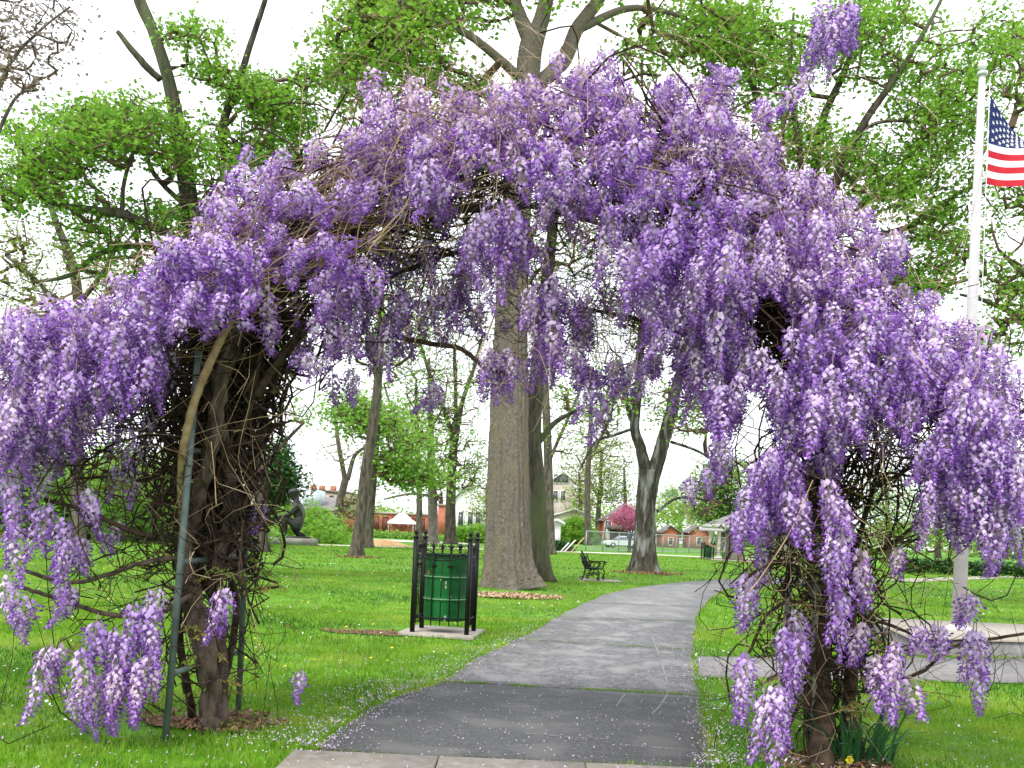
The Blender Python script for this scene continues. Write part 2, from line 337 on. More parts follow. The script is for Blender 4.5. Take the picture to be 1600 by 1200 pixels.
def field(x0, x1, y0, y1, dens, keep=True):
    n = int((x1-x0)*(y1-y0)*dens); x = R.uniform(x0, x1, n); y = R.uniform(y0, y1, n)
    k = not_paved(x, y) & (np.abs(x) < y*.62+1.2)
    # bare spots
    for (cx, cy, r) in BARE:
        dd = np.hypot(x-cx, (y-cy)); k &= ~((dd < r) & (R.rand(n) < 1.15-dd/r*.8))
    return x[k], y[k]
TRASH_C = G(690, 990)
BARE = [(*G(325, 1125)[:2], .5), (*G(200, 1135)[:2], .4), (*G(585, 988)[:2], .9), (*G(800, 925)[:2], 1.5), (*G(1290, 1190)[:2], .4), (*G(1120, 1100)[:2], .35), (*G(1008, 893)[:2], 1.3), (*G(560, 868)[:2], .9)]
A = Acc()
clump = lambda x, y: .75+.5*np.sin(x*2.1+np.sin(y*1.3)*2)*np.sin(y*1.7+np.cos(x))*.5+.25*R.rand(len(x))
for (y0, y1, dn, hh, ww, tw) in [(4.2, 9, 1900, .055, .007, True), (9, 16, 850, .055, .011, True), (16, 30, 200, .06, .022, False), (30, 75, 26, .075, .06, False)]:
    x, y = field(-y1*.62-1, y1*.62+1, y0, y1, dn)
    c = clump(x, y)
    blades(A, x, y, hh*c*R.uniform(.6, 1.3, len(x)), ww*R.uniform(.7, 1.3, len(x)), tw, np.where(R.rand(len(x)) < .05, 1, np.where(np.sin(x*1.3+np.sin(y*.9)*2)+np.sin(y*1.1+x*.4)+R.randn(len(x))*.7 > 1.1, 2, 0)))
# tufts along edges and in the joints
for (i0, _, _) in slab_cuts[1:4]:
    t = R.rand(3200 if i0 == 12 else 900); t = t[(np.sin(t*23)+np.sin(t*9+1) > -.3)]; q = gl[i0]*(1-t[:, None])+gr[i0]*t[:, None]+R.randn(len(t), 2)*.02
    blades(A, q[:, 0], q[:, 1], R.uniform(.02, .06, len(t)), np.full(len(t), .008))
for E in (gl, gr):
    t = R.rand(4000)**1.5*44; i = t.astype(int); f = (t-i)[:, None]; q = E[i]*(1-f)+E[i+1]*f+R.randn(4000, 2)*.035
    blades(A, q[:, 0], q[:, 1], R.uniform(.02, .07, 4000), np.full(4000, .008))
tag(A.build('grass', [M['grass'], M['grass_dry'], M['grass_deep']]), 'short bright green lawn grass on both sides of the path', 'grass', kind='stuff')

def flecks(x, y, s, z=.012, tilt=.5):
    n = len(x); th = R.rand(n)*6.283; c = np.stack([x, y, np.full(n, z)+R.rand(n)*.01], 1)
    u = np.stack([np.cos(th), np.sin(th), R.randn(n)*tilt], 1)*s[:, None]; v = np.stack([-np.sin(th), np.cos(th), R.randn(n)*tilt], 1)*(s*.6)[:, None]
    V = np.stack([c-u, c-v, c+u, c+v], 1).reshape(-1, 3); V[:, 2] = np.maximum(V[:, 2], z-.004)
    return V, np.arange(n)[:, None]*4+np.array([0, 1, 2, 3])
# fallen petals
A = Acc(); xs_, ys_, zz = [], [], []
for E, sg, n in ((gl, -1, 3000), (gr, 1, 1700)):
    t = R.rand(n)**1.6*30; i = t.astype(int); f = (t-i)[:, None]; q = E[i]*(1-f)+E[i+1]*f
    q[:, 0] += sg*(R.rand(n)**1.5*.7-.14)*R.choice([1, 1, .3], n); q[:, 1] += R.randn(n)*.06; xs_.append(q[:, 0]); ys_.append(q[:, 1])
n = 450; y = 5.5+R.rand(n)**1.3*3; x = R.uniform(-1.6, 1.5, n); xs_.append(x); ys_.append(y)
n = 2600; y = 5.2+R.rand(n)**1.3*5; x = R.uniform(-3.8, 3.9, n); xs_.append(x); ys_.append(y)
x = np.concatenate(xs_); y = np.concatenate(ys_); onp = in_poly(x, y, PATH_POLY) | in_poly(x, y, WALK)
V, Q = flecks(x, y, R.uniform(.004, .0095, len(x)), .034); V = V.reshape(-1, 4, 3); V[~onp, :, 2] += .016; V[in_poly(x, y, PATH_POLY), :, 2] -= .006
A.add(V.reshape(-1, 3), Q); tag(A.build('petals', M['lilac_petal']), 'fallen lilac petals strewn along the path edges', 'petals', kind='stuff')
# daisies and dandelions
A = Acc(); n = 2600; y = 6+R.rand(n)**1.2*32; x = (R.rand(n)-.5)*1.25*y; k = not_paved(x, y) & (np.sin(x*1.1)+np.sin(y*.7+x*.4)+R.randn(n)*.5 > .1); x, y = x[k], y[k]
V, Q = flecks(x, y, R.uniform(.008, .014, len(x))*(1+y/22), .055, .3); A.add(V, Q, m=0)
n = 150; y = 7+R.rand(n)*22; x = -R.rand(n)*.5*y; k = not_paved(x, y); x, y = x[k], y[k]
V, Q = flecks(x, y, np.full(len(x), .014)*(1+y/25), .06, .3); A.add(V, Q, m=1)
tag(A.build('lawn_flowers', [M['white_petal'], M['yellow']]), 'tiny white and yellow flowers dotted over the lawn', 'flowers', kind='stuff')

def patch(name, c, rx, ry, m, label, cat, n=900, s=(.015, .04), z=.02, ground=True):
    A = Acc(); c = np.array(c[:2])
    th = np.linspace(0, 2*math.pi, 25)[:-1]; rr = 1+.18*np.sin(3*th+c[0])+.12*np.sin(5*th)
    V = np.c_[c[0]+rx*.8*rr*np.cos(th), c[1]+ry*.8*rr*np.sin(th), np.full(24, .004)]; V = np.vstack([V, [c[0], c[1], .012]])
    A.add(V, None, [[24, i, (i+1) % 24] for i in range(24)], 0)
    r_ = np.sqrt(R.rand(n)); t = R.rand(n)*6.283
    V, Q = flecks(c[0]+rx*r_*np.cos(t), c[1]+ry*r_*np.sin(t), R.uniform(*s, n), z, .6); A.add(V, Q, m=1)
    return tag(A.build(name, [M['dirt'], M[m]]), label, cat, kind='stuff')
patch('wood_chips', G(800, 932), 1.15, .8, 'chips', 'pale wood chips around the foot of the big trunk', 'wood chips', 1500, (.02, .06))
patch('leaf_litter', G(330, 1128), .55, .36, 'litter', 'brown leaf litter under the left wisteria trunk', 'leaf litter', 420, (.012, .03))
patch('leaf_litter', G(575, 988), .7, .35, 'litter', 'bare brown soil patch left of the litter bin', 'leaf litter', 250, (.008, .02))
patch('leaf_litter', G(1010, 896), 1.5, 1.0, 'litter', 'brown leaves round the foot of the forked tree', 'leaf litter', 500, (.03, .07))
patch('leaf_litter', G(560, 871), 1.1, .8, 'litter', 'brown leaves round the foot of the leaning tree', 'leaf litter', 300, (.03, .07))
patch('leaf_litter', G(1290, 1195), .45, .28, 'litter', 'brown leaf litter under the right wisteria trunk', 'leaf litter', 340, (.012, .03))

# ------------------------------------------------------------------ trees
def leaves(A, C, size, spread, per, flat=.5, m=0, rs=R):
    n = len(C)*per; c = np.repeat(C, per, 0)+rs.randn(n, 3)*np.array(spread)
    nn = rs.randn(n, 3); nn[:, 2] = np.abs(nn[:, 2])+flat*2; nn = norm(nn); t = norm(np.cross(nn, rs.randn(n, 3))); b = np.cross(nn, t)
    s = size*rs.uniform(.6, 1.35, (n, 1))
    V = np.stack([c, c+t*s*.5+b*s*.38+nn*s*.12, c+t*s, c+t*s*.5-b*s*.38+nn*s*.12], 1).reshape(-1, 3)
    A.add(V, np.arange(n)[:, None]*4+np.array([0, 1, 2, 3]), None, m)
def grow(nodes, rads, attract, rng, seg=.5, rmin=.008, kr=.011, wob=.10):
    "connects every crown point to the nearest wood that is there already; returns [(points, radii)]"
    N = [np.array(p) for p in nodes]; par = [-1]*len(N); own = len(N); paths = []
    att = np.array(attract); arr = np.array(nodes)
    d0 = np.min(np.linalg.norm(att[:, None]-arr[None], axis=2), axis=1); order = np.argsort(d0)
    buf = np.zeros((len(nodes)+len(att)*14, 3)); buf[:len(nodes)] = arr; k = len(nodes)
    base = max(rads)
    for ai in order:
        a = att[ai]; D = np.linalg.norm(buf[:k]-a, axis=1); up = (buf[:k, 2]-a[2]); D = D+np.maximum(up, 0)*.8
        j = int(np.argmin(D)); p = buf[j].copy(); dist = np.linalg.norm(a-p); ns = int(min(12, max(2, dist/seg)))
        t = np.linspace(0, 1, ns+1)[1:, None]
        mid = (a-p)*np.array([1, 1, .35]); q = p+mid*t*(1-t)*.6+(a-p)*t+rng.randn(ns, 3)*wob*min(1, dist)*np.sin(t*math.pi*.9)
        buf[k:k+ns] = q; par += [j]+list(range(k, k+ns-1)); paths.append([j]+list(range(k, k+ns))); k += ns
    cnt = np.zeros(k); 
    for pth in paths: cnt[pth[-1]] += 1
    for i in range(k-1, own-1, -1):
        if par[i] >= own: cnt[par[i]] += cnt[i]
    out = []
    for pth in paths:
        r = rmin+kr*np.sqrt(np.maximum(cnt[pth], 1)-.5); r[0] = r[1]
        r = np.minimum(r, base*.6); r[-1] = rmin*.6; out.append((buf[pth], r))
    return out
def tree(name, label, limbs, crowns, leaf, bark, d=None, size=.1, per=22, seed=1, sides=10, ridge=.06, twig='twig', kr=.011, rmin=.008, flat=.4, spread=(.28, .28, .16), flare=.5, seg=.5, dv=0, cat='tree', group=None, base=None, leaf2=None, dens=1.75):
    """limbs: polylines of (px, py, width_px[, extra depth]); crowns: (px, py, rx, ry, depth offset, depth radius, n)"""
    rng = np.random.RandomState(seed)
    g = G(*limbs[0][0][:2]) if base is None else G(*base); d = g[1] if d is None else d
    root = empty(name, tuple(g), label, cat, group); nodes = []; rads = []
    for li, l in enumerate(limbs):
        pts = [P(q[0], q[1], d+(q[3] if len(q) > 3 else 0)) for q in l]
        if li == 0: pts[0] = g-np.array([0, 0, .05])
        rr = [q[2]/2/F*d for q in l]; n = max(12, 8*len(l)) if not ridge or li else (170 if ridge > .07 else 70)
        c = catmull(pts, n); r = np.interp(np.linspace(0, len(l)-1, n), range(len(l)), rr)
        if li or not ridge: c[1:-1] += np.stack([np.convolve(rng.randn(n+6, 3)[:, q_], np.ones(9)/9, 'valid') for q_ in range(3)], 1)[:n-2]*r[1:-1, None]*.25
        A = Acc(); A.tube(c, r, ((96 if ridge > .07 else 40) if ridge and li == 0 else sides), ridge=(ridge if li == 0 else .05), seed=seed, lobes=(5 if li == 0 else 0), flare=flare)
        A.build('trunk' if li == 0 else 'branch', M[bark], root, g, smooth=True)
        hi = c[:, 2] > (c[0, 2]+.25*(c[-1, 2]-c[0, 2]) if li == 0 else -9)
        nodes += list(c[hi]); rads += list(r[hi])
    att = []
    for (cx, cy, rx, ry, do, rd, n) in crowns:
        n = int(n*dens); v = norm(rng.randn(n, 3))*rng.rand(n, 1)**(1/2.2); dd = d+do+v[:, 1]*rd
        att += [P(cx+v[i, 0]*rx, cy-v[i, 2]*ry, dd[i]) for i in range(n)]
    if att:
        att = np.array(att); att[:, 2] = np.maximum(att[:, 2], .4)
        A = Acc()
        ends = []
        for pts, r in grow(nodes, rads, att, rng, seg, rmin, kr):
            A.tube(pts, r, 4 if r[0] < .03 else 5, cap=False)
            ends.append(pts[-1])
            if len(pts) > 3: ends.append(pts[-2]*.5+pts[-3]*.5)
        # side sprigs
        E = np.array(ends)
        for e in E[rng.rand(len(E)) < .7]:
            for _ in range(2):
                v = rng.randn(3)*np.array([.35, .35, .2])*(size/.1); A.tube([e, e+v*.5+rng.randn(3)*.03, e+v], [rmin*.7, rmin*.5, rmin*.3], 3, cap=False)
        tag(A.build('twigs', M[twig], root, g), kind='stuff')
        A = Acc(); leaves(A, E, size, spread, per, flat, 0, rng)
        if leaf2: leaves(A, E[rng.rand(len(E)) < .35], size, spread, per//2, flat, 1, rng)
        tag(A.build('crown', [M[leaf]]+([M[leaf2]] if leaf2 else []), root, g), kind='stuff')
    return root

tree('big_tree', 'huge broad tan trunk rising through the middle of the arch',
     [[(799, 918, 78), (795, 880, 70), (794, 760, 64), (796, 600, 56), (800, 460, 48), (812, 250, 41), (826, 100, 36), (832, 60, 34)],
      [(832, 66, 28), (806, 10, 20), (790, -80, 16), (760, -220, 10)], [(834, 70, 30), (852, 0, 22), (880, -120, 18), (900, -260, 10)],
      [(836, 140, 24, .1), (882, 90, 24, .3), (905, 40, 22, .5), (940, -10, 20, .7), (1010, -130, 12, 1)],
      [(905, 45, 14, .5), (985, 12, 10, 1), (1060, 24, 7, 1.4), (1120, 60, 5, 1.6)],
      [(822, 130, 16), (740, 60, 12, -1), (660, 20, 9, -1.5), (560, -30, 6, -2)]],
     [(610, 60, 120, 90, -1, 2.5, 150), (700, 0, 110, 60, 0, 2.5, 60), (560, 130, 60, 60, -1, 2, 36), (720, 140, 70, 30, 0, 2, 22), (1100, 40, 110, 60, 2, 2.5, 60), (900, -80, 260, 100, 0, 3, 110), (1010, 90, 60, 40, 1, 2, 12), (760, -190, 220, 90, 0, 3, 50)],
     'leaf_bright', 'bark_big', leaf2='leaf_spring', ridge=.11, size=.14, per=18, seed=5, flare=.42, kr=.012)
tree('dark_trunk_tree', 'dark mossy trunk close behind the right side of the huge trunk',
     [[(848, 908, 34), (842, 860, 31), (838, 760, 28), (832, 680, 27), (838, 600, 24), (850, 480, 20), (870, 300, 14), (890, 120, 8)],
      [(834, 700, 10), (868, 660, 8), (905, 640, 5)]],
     [(880, 380, 110, 120, 1, 3, 70), (930, 250, 100, 90, 1, 3, 30)], 'leaf_bright', 'bark_dark', seed=6, size=.11, per=10, sides=18, flare=.5)
tree('thin_grey_tree', 'slender grey trunk standing between the dark trunk and the bench',
     [[(860, 866, 17), (858, 800, 15), (856, 700, 13), (850, 560, 11), (848, 440, 6)], [(858, 720, 6), (885, 660, 5), (910, 600, 3)]],
     [(885, 610, 55, 60, 1, 3, 34), (830, 500, 70, 70, 1, 3, 26), (880, 690, 35, 40, 0, 2, 14)], 'leaf_bright', 'bark_mid', seed=7, size=.2, per=10, spread=(.5, .5, .3), rmin=.015, kr=.02, seg=1.2)
tree('forked_tree', 'tree with pale patched trunk forking into two dark limbs beside the path',
     [[(1006, 893, 42), (1007, 850, 33), (1009, 790, 30), (1014, 735, 31)], [(1010, 785, 20), (1012, 750, 22), (1002, 700, 17), (992, 665, 15), (998, 600, 13), (1003, 500, 10), (1010, 420, 6)],
      [(1013, 785, 20), (1020, 750, 24), (1032, 700, 22), (1048, 645, 20), (1060, 590, 16), (1090, 520, 12), (1110, 430, 7)],
      [(996, 672, 8), (985, 650, 9), (978, 620, 8), (970, 560, 5)], [(994, 668, 5), (960, 680, 4.5), (930, 692, 4), (905, 735, 3)],
      [(1048, 690, 5), (1090, 705, 4), (1140, 735, 3)], [(1026, 800, 5), (1060, 778, 4), (1110, 782, 3)]],
     [(1075, 640, 70, 50, 0, 3, 70), (960, 620, 60, 60, 0, 3, 50), (1010, 500, 90, 70, 0, 3, 36), (1130, 740, 60, 40, 1, 2, 40), (1100, 800, 40, 25, 0, 2, 12)],
     'leaf_bright', 'bark_patch', seed=8, size=.14, per=10, sides=16, flare=.5, spread=(.4, .4, .2), rmin=.012, kr=.014, seg=.8)
tree('leaning_tree', 'front trunk of the leaning pair left of the litter bin',
     [[(556, 869, 21), (562, 820, 18), (571, 740, 17), (585, 650, 15), (593, 560, 12), (596, 440, 8)], [(590, 600, 9), (580, 540, 7), (560, 470, 4)]],
     [(590, 520, 100, 70, 0, 4, 60), (640, 440, 100, 70, 0, 4, 40)], 'leaf_bright', 'bark_mid', seed=9, size=.16, per=12, spread=(.45, .45, .25), rmin=.012, kr=.016, seg=1)
tree('leaning_tree', 'rear trunk of the leaning pair left of the litter bin',
     [[(575, 856, 15), (578, 800, 14), (583, 740, 13), (590, 640, 11), (594, 560, 8)], [(584, 720, 6), (620, 700, 4), (655, 690, 3)]],
     [(580, 655, 60, 35, 1, 4, 80), (640, 700, 50, 40, 1, 4, 50), (540, 640, 50, 25, 0, 3, 36), (655, 745, 60, 26, 2, 4, 60), (610, 725, 40, 30, 2, 4, 26)], 'leaf_lime', 'bark_mid', seed=10, size=.26, per=17, spread=(.7, .7, .35), rmin=.015, kr=.02, seg=1.2)
tree('low_forked_tree', 'small forked tree in front of the tan building',
     [[(523, 840, 13), (530, 790, 12), (541, 744, 11)], [(540, 752, 8), (530, 700, 7), (524, 650, 5)], [(543, 750, 8), (556, 710, 6), (590, 690, 4)]],
     [(560, 790, 34, 30, 0, 5, 44), (530, 700, 40, 40, 0, 4, 14), (480, 760, 20, 20, 0, 3, 6)], 'leaf_spring', 'bark_mid', seed=11, size=.28, per=8, spread=(.7, .7, .4), rmin=.02, kr=.025, seg=2)
tree('bare_limbed_tree', 'pale trunk with wide level bare limbs behind the litter bin',
     [[(677, 848, 16), (676, 790, 15), (674, 720, 12), (672, 640, 8), (670, 560, 5)], [(676, 760, 5), (640, 745, 4), (600, 725, 3)], [(675, 740, 5), (700, 715, 4), (720, 690, 3)],
      [(676, 775, 5), (640, 772, 4), (600, 780, 3)], [(674, 700, 4), (650, 670, 3), (625, 655, 2)]],
     [(650, 670, 70, 70, 0, 6, 80), (700, 740, 60, 50, 0, 6, 60)], 'leaf_spring', 'bark_pale', seed=12, size=.24, per=5, spread=(.8, .8, .4), rmin=.02, kr=.03, seg=1.5)
tree('branching_tree', 'dark trunk branching into a high fan just above the litter bin',
     [[(704, 850, 18), (704, 790, 15), (707, 720, 14), (712, 660, 12)], [(710, 690, 9), (690, 630, 7), (670, 580, 6), (655, 530, 4)], [(712, 690, 9), (722, 630, 7), (742, 570, 6), (755, 520, 4)], [(712, 690, 7), (712, 620, 6), (710, 540, 5)]],
     [(710, 610, 66, 66, 0, 4, 100), (742, 730, 26, 60, 0, 4, 60), (690, 520, 70, 50, 0, 4, 40)], 'leaf_lime', 'bark_dark', seed=13, size=.24, per=8, spread=(.7, .7, .35), rmin=.016, kr=.02, seg=1.4)
# upper left tree
tree('tall_left_tree', 'tall dark tree behind the left side of the arch, its top limb bare',
     [[(352, 905, 40), (345, 800, 36), (330, 650, 34), (312, 450, 32), (296, 320, 28), (282, 220, 24), (262, 120, 19), (236, 40, 16), (216, -10, 15), (180, -120, 8)],
      [(236, 50, 9), (214, 0, 9), (205, -60, 5)], [(322, 330, 18, .4), (352, 270, 16, .6), (348, 200, 14, .6), (372, 130, 12, .6), (388, 80, 10, .6), (414, 0, 8, .6), (430, -60, 4, .6)],
      [(250, 125, 10, -.4), (225, 100, 11, -.5), (203, 75, 9, -.6), (184, 50, 7, -.6)],
      [(306, 390, 15, -.5), (250, 360, 14, -1), (190, 335, 12, -1.4), (100, 322, 9, -1.6), (40, 300, 6, -1.8)],
      [(310, 420, 12, .5), (230, 385, 10, .4), (160, 395, 9, .2), (110, 430, 7, 0), (60, 440, 5, 0)],
      [(190, 335, 7, -1.4), (195, 280, 6, -1.5), (215, 220, 5, -1.6)], [(300, 330, 9, .4), (240, 270, 8, 1), (225, 210, 6, 1)]],
     [(110, 220, 120, 60, -1.5, 2.2, 130), (200, 190, 90, 45, -.5, 2.2, 80), (60, 290, 90, 50, -1.5, 2, 60), (300, 60, 50, 36, 0, 1.5, 22), (330, 110, 50, 22, 0, 1.4, 18), (400, 150, 60, 40, .6, 2, 60), (450, 190, 60, 50, 1, 2, 60), (330, 240, 110, 60, 0, 2, 80), (290, 350, 100, 40, 0, 2, 50), (160, 340, 90, 60, 0, 2, 40), (480, 130, 40, 30, 1, 1.5, 16), (430, 250, 60, 40, 1, 2, 34), (180, 430, 60, 40, 0, 1.5, 20)],
     'leaf_bright', 'bark_dark', leaf2='leaf_lime', seed=14, size=.115, per=17, sides=14, spread=(.24, .24, .11), seg=.45)
tree('sparse_left_tree', 'sparse budding tree at the far upper left with thin twigs',
     [[(-60, 930, 34), (-50, 600, 28), (-40, 300, 20), (-20, 100, 14), (0, -60, 9)], [(-40, 250, 10), (10, 110, 6), (60, 50, 4), (110, 10, 3)], [(-40, 300, 9), (20, 160, 5), (60, 140, 3)]],
     [(40, 40, 90, 60, 0, 2, 60), (30, 110, 70, 50, 0, 2, 40)], 'leaf_bud', 'bark_mid', seed=15, size=.07, per=6, spread=(.2, .2, .2), rmin=.005, kr=.005, seg=.4)
tree('yellowing_left_tree', 'thin tree with olive spring leaves at the left edge',
     [[(125, 880, 22), (120, 700, 19), (122, 500, 16), (115, 420, 14), (85, 340, 10), (60, 260, 6)], [(120, 480, 9), (170, 410, 7), (200, 330, 5)], [(122, 520, 9), (60, 440, 6), (10, 400, 4)]],
     [(40, 440, 60, 70, 0, 2, 60), (130, 400, 70, 50, 0, 2, 40), (20, 370, 40, 40, 0, 2, 20)], 'leaf_spring', 'bark_mid', seed=16, size=.10, per=9, leaf2='leaf_olive', spread=(.25, .25, .16), rmin=.007)
# right tree
tree('spreading_right_tree', 'spreading tree behind the right shoulder of the arch, many dark limbs',
     [[(1288, 932, 46), (1285, 750, 42), (1275, 600, 38), (1262, 450, 34), (1252, 380, 30), (1240, 330, 24)],
      [(1252, 380, 22), (1230, 300, 18), (1215, 240, 13), (1175, 130, 10), (1150, 50, 7), (1130, -20, 4)], [(1256, 390, 20, .3), (1270, 290, 17, .5), (1285, 190, 13, .6), (1320, 110, 10, .6), (1350, 30, 7, .8), (1380, -60, 4, 1)],
      [(1258, 400, 18, -.4), (1300, 300, 15, -.8), (1345, 200, 12, -1), (1400, 120, 9, -1.2), (1450, 40, 6, -1.4), (1490, -40, 4, -1.4)], [(1262, 420, 16, .4), (1340, 330, 12, .8), (1400, 270, 10, 1.2), (1470, 180, 7, 1.4), (1540, 120, 5, 1.6)],
      [(1262, 440, 14), (1350, 380, 11), (1430, 350, 9), (1500, 300, 6), (1560, 280, 4)], [(1240, 340, 13), (1200, 250, 9), (1140, 190, 7), (1100, 110, 5)],
      [(1248, 360, 12, -.5), (1250, 250, 10, -.8), (1235, 130, 7, -1), (1240, 20, 4, -1)],
      [(1345, 205, 6, -1), (1380, 190, 5, -1), (1450, 190, 4, -1)], [(1266, 460, 12), (1370, 440, 9), (1450, 450, 7), (1540, 430, 4)]],
     [(1180, 90, 110, 90, 0, 2.6, 120), (1370, 60, 120, 90, 0, 2.6, 110), (1480, 160, 110, 90, 0, 2.6, 110), (1420, 280, 110, 80, 0, 2.6, 110), (1250, 210, 70, 60, 0, 2, 46), (1480, 370, 80, 60, 0, 2.5, 60), (1420, 440, 70, 40, 0, 2, 46), (1560, 60, 60, 60, 1, 2, 40), (1330, 240, 60, 50, 0, 2, 40), (1100, 60, 60, 60, 0, 2, 30)],
     'leaf_bright', 'bark_dark', seed=17, size=.135, per=16, sides=12, spread=(.26, .26, .12), seg=.5, leaf2='leaf_lime')
tree('edge_tree', 'tree at the right edge behind the flagpole with long low limbs',
     [[(1690, 955, 40), (1680, 700, 36), (1660, 560, 30), (1650, 400, 24), (1640, 200, 14)], [(1660, 560, 12), (1600, 500, 10), (1540, 470, 7), (1500, 460, 4)], [(1655, 480, 10), (1600, 430, 8), (1560, 390, 5)], [(1660, 420, 9), (1610, 300, 7), (1580, 200, 5)]],
     [(1590, 280, 60, 90, 0, 2.5, 70), (1600, 480, 60, 80, 0, 2, 60), (1600, 100, 60, 70, 0, 2, 40), (1520, 540, 50, 30, 0, 2, 26), (1560, 430, 50, 40, 0, 2, 20)],
     'leaf_bright', 'bark_dark', seed=18, size=.12, per=12)
# trees seen under and through the arch
tree('dark_evergreen', 'dark green conical tree behind the crouching bronze statue',
     [[(440, 842, 12), (440, 790, 10), (438, 740, 8), (436, 700, 4)]], [(432, 768, 36, 22, 0, 3.5, 60), (437, 745, 28, 34, 0, 3.5, 60), (438, 715, 14, 24, 0, 2, 24)],
     'leaf_dark', 'bark_dark', seed=19, size=.3, per=26, spread=(.5, .5, .4), rmin=.02, kr=.02, seg=1.2)
tree('screened_tree', 'grey trunk seen through the left trellis, beside its rear post',
     [[(410, 862, 20), (408, 780, 17), (408, 700, 15), (404, 600, 12), (400, 500, 8)], [(408, 730, 8), (445, 690, 6), (475, 660, 4)]],
     [(430, 520, 70, 60, 0, 3, 40), (470, 650, 30, 30, 0, 2, 10)], 'leaf_lime', 'bark_mid', seed=20, size=.2, per=10, spread=(.5, .5, .3), rmin=.012, kr=.014, seg=1)
tree('screened_tree', 'grey trunk seen through the middle of the left trellis',
     [[(372, 858, 20), (368, 780, 18), (366, 650, 15), (360, 540, 10)]], [(330, 700, 90, 60, 3, 3, 60), (250, 760, 60, 40, 3, 3, 50), (180, 740, 60, 50, 3, 3, 50)], 'leaf_lime', 'bark_pale', seed=21, size=.22, per=14, spread=(.6, .6, .4), rmin=.015, kr=.015, seg=1.2)
tree('yellow_green_tree', 'airy yellow green tree before the white houses',
     [[(934, 848, 9), (935, 800, 8), (938, 760, 6), (940, 700, 4)], [(936, 780, 5), (915, 740, 4), (900, 710, 2)]],
     [(920, 760, 50, 40, 0, 8, 80), (935, 710, 40, 36, 0, 7, 60), (960, 750, 36, 40, 0, 7, 50), (890, 740, 26, 40, 0, 7, 30)], 'leaf_spring', 'bark_mid', seed=22, size=.38, per=12, spread=(.9, .9, .5), rmin=.02, kr=.02, seg=2, leaf2='leaf_lime')
tree('redbud_tree', 'small redbud tree covered in pink blossom left of the forked tree',
     [[(983, 862, 5), (984, 845, 4.5), (985, 835, 4)], [(985, 846, 3), (975, 828, 2.5), (968, 812, 1.5)], [(985, 842, 3), (992, 820, 2.5), (1002, 806, 1.5)], [(985, 838, 3), (984, 815, 2), (980, 795, 1.2)]],
     [(974, 812, 26, 12, 0, 3, 50), (992, 817, 20, 14, 0, 3, 40), (980, 798, 16, 10, 0, 2.5, 22)], 'redbud', 'bark_dark', seed=23, size=.15, per=17, spread=(.35, .35, .3), rmin=.012, kr=.012, seg=.8)
tree('bright_green_tree', 'round bright green tree right of the forked tree',
     [[(1062, 848, 7), (1062, 820, 6), (1062, 790, 4)]], [(1062, 795, 42, 34, 0, 6, 110), (1045, 770, 30, 26, 0, 5, 40), (1085, 765, 40, 30, 0, 5, 60)], 'leaf_lime', 'bark_mid', seed=24, size=.4, per=26, spread=(.8, .8, .6), rmin=.02, kr=.02, seg=2)
tree('conifer', 'dark spreading conifer behind the little shelter',
     [[(1128, 860, 12), (1128, 800, 10), (1126, 740, 6), (1124, 700, 3)]], [(1128, 800, 46, 24, 0, 5, 90), (1125, 765, 40, 24, 0, 4, 60), (1130, 735, 30, 26, 0, 4, 36)], 'leaf_dark', 'bark_dark', seed=25, size=.32, per=26, spread=(.8, .8, .2), rmin=.02, kr=.02, seg=1.2)
for k, (px, py, lab, sd_, lf) in enumerate([(1385, 872, 'green tree seen through the right trellis, nearest its post', 31, 'leaf_lime'), (1465, 872, 'green tree low behind the flagpole', 32, 'leaf_bright'), (1570, 874, 'leafy tree low at the right edge above the clipped hedge', 33, 'leaf_lime'), (1215, 868, 'green tree just right of the shelter roof', 34, 'leaf_bright')]):
    tree('background_tree', lab, [[(px, py, 9), (px+2, py-50, 8), (px, py-110, 5)]], [(px, py-85, 52, 60, 0, 6, 110), (px+20, py-40, 50, 24, 0, 6, 60)], lf, 'bark_mid', seed=sd_, size=.34, per=15, spread=(.9, .9, .5), rmin=.02, kr=.02, seg=1.8, group='low trees beyond the right lawn')
for k, (px, py, lab, sd_) in enumerate([(30, 838, 'bushy green tree at the left edge of the lawn', 41), (110, 838, 'bushy green tree low behind the left wisteria runners', 42), (205, 840, 'bushy green tree low beside the left trellis', 43), (300, 842, 'bushy green tree low behind the left trellis trunk', 44)]):
    tree('background_tree', lab, [[(px, py, 8), (px+2, py-40, 7), (px, py-90, 4)]], [(px, py-70, 55, 60, 0, 6, 110), (px+10, py-30, 55, 26, 0, 6, 60)], 'leaf_lime' if k % 2 else 'leaf_bright', 'bark_mid', seed=sd_, size=.36, per=15, spread=(.9, .9, .5), rmin=.02, kr=.02, seg=1.8, group='low trees beyond the left lawn')
for px, py, hh, lf, lab, sd_ in [(760, 846, 90, 'leaf_spring', 'pale tree rising over the white gabled house', 63), (905, 849, 110, 'leaf_spring', 'soft yellow tree behind the bench', 64), (975, 850, 120, 'leaf_lime', 'light green tree rising behind the redbud', 65), (1100, 852, 120, 'leaf_spring', 'olive green tree between the round green tree and the conifer', 66), (486, 842, 40, 'leaf_lime', 'low light green tree beside the clipped domes', 67)]:
    tree('background_tree', lab, [[(px, py, 7), (px+2, py-hh*.5, 6), (px, py-hh, 3)]], [(px, py-hh*.75, 36, hh*.42, 0, 5, 80), (px+10, py-hh*.4, 34, hh*.2, 0, 5, 26)], lf, 'bark_mid', seed=sd_, size=.36, per=10, spread=(.9, .9, .6), rmin=.02, kr=.02, seg=1.8, dens=1, group='trees around the far buildings')
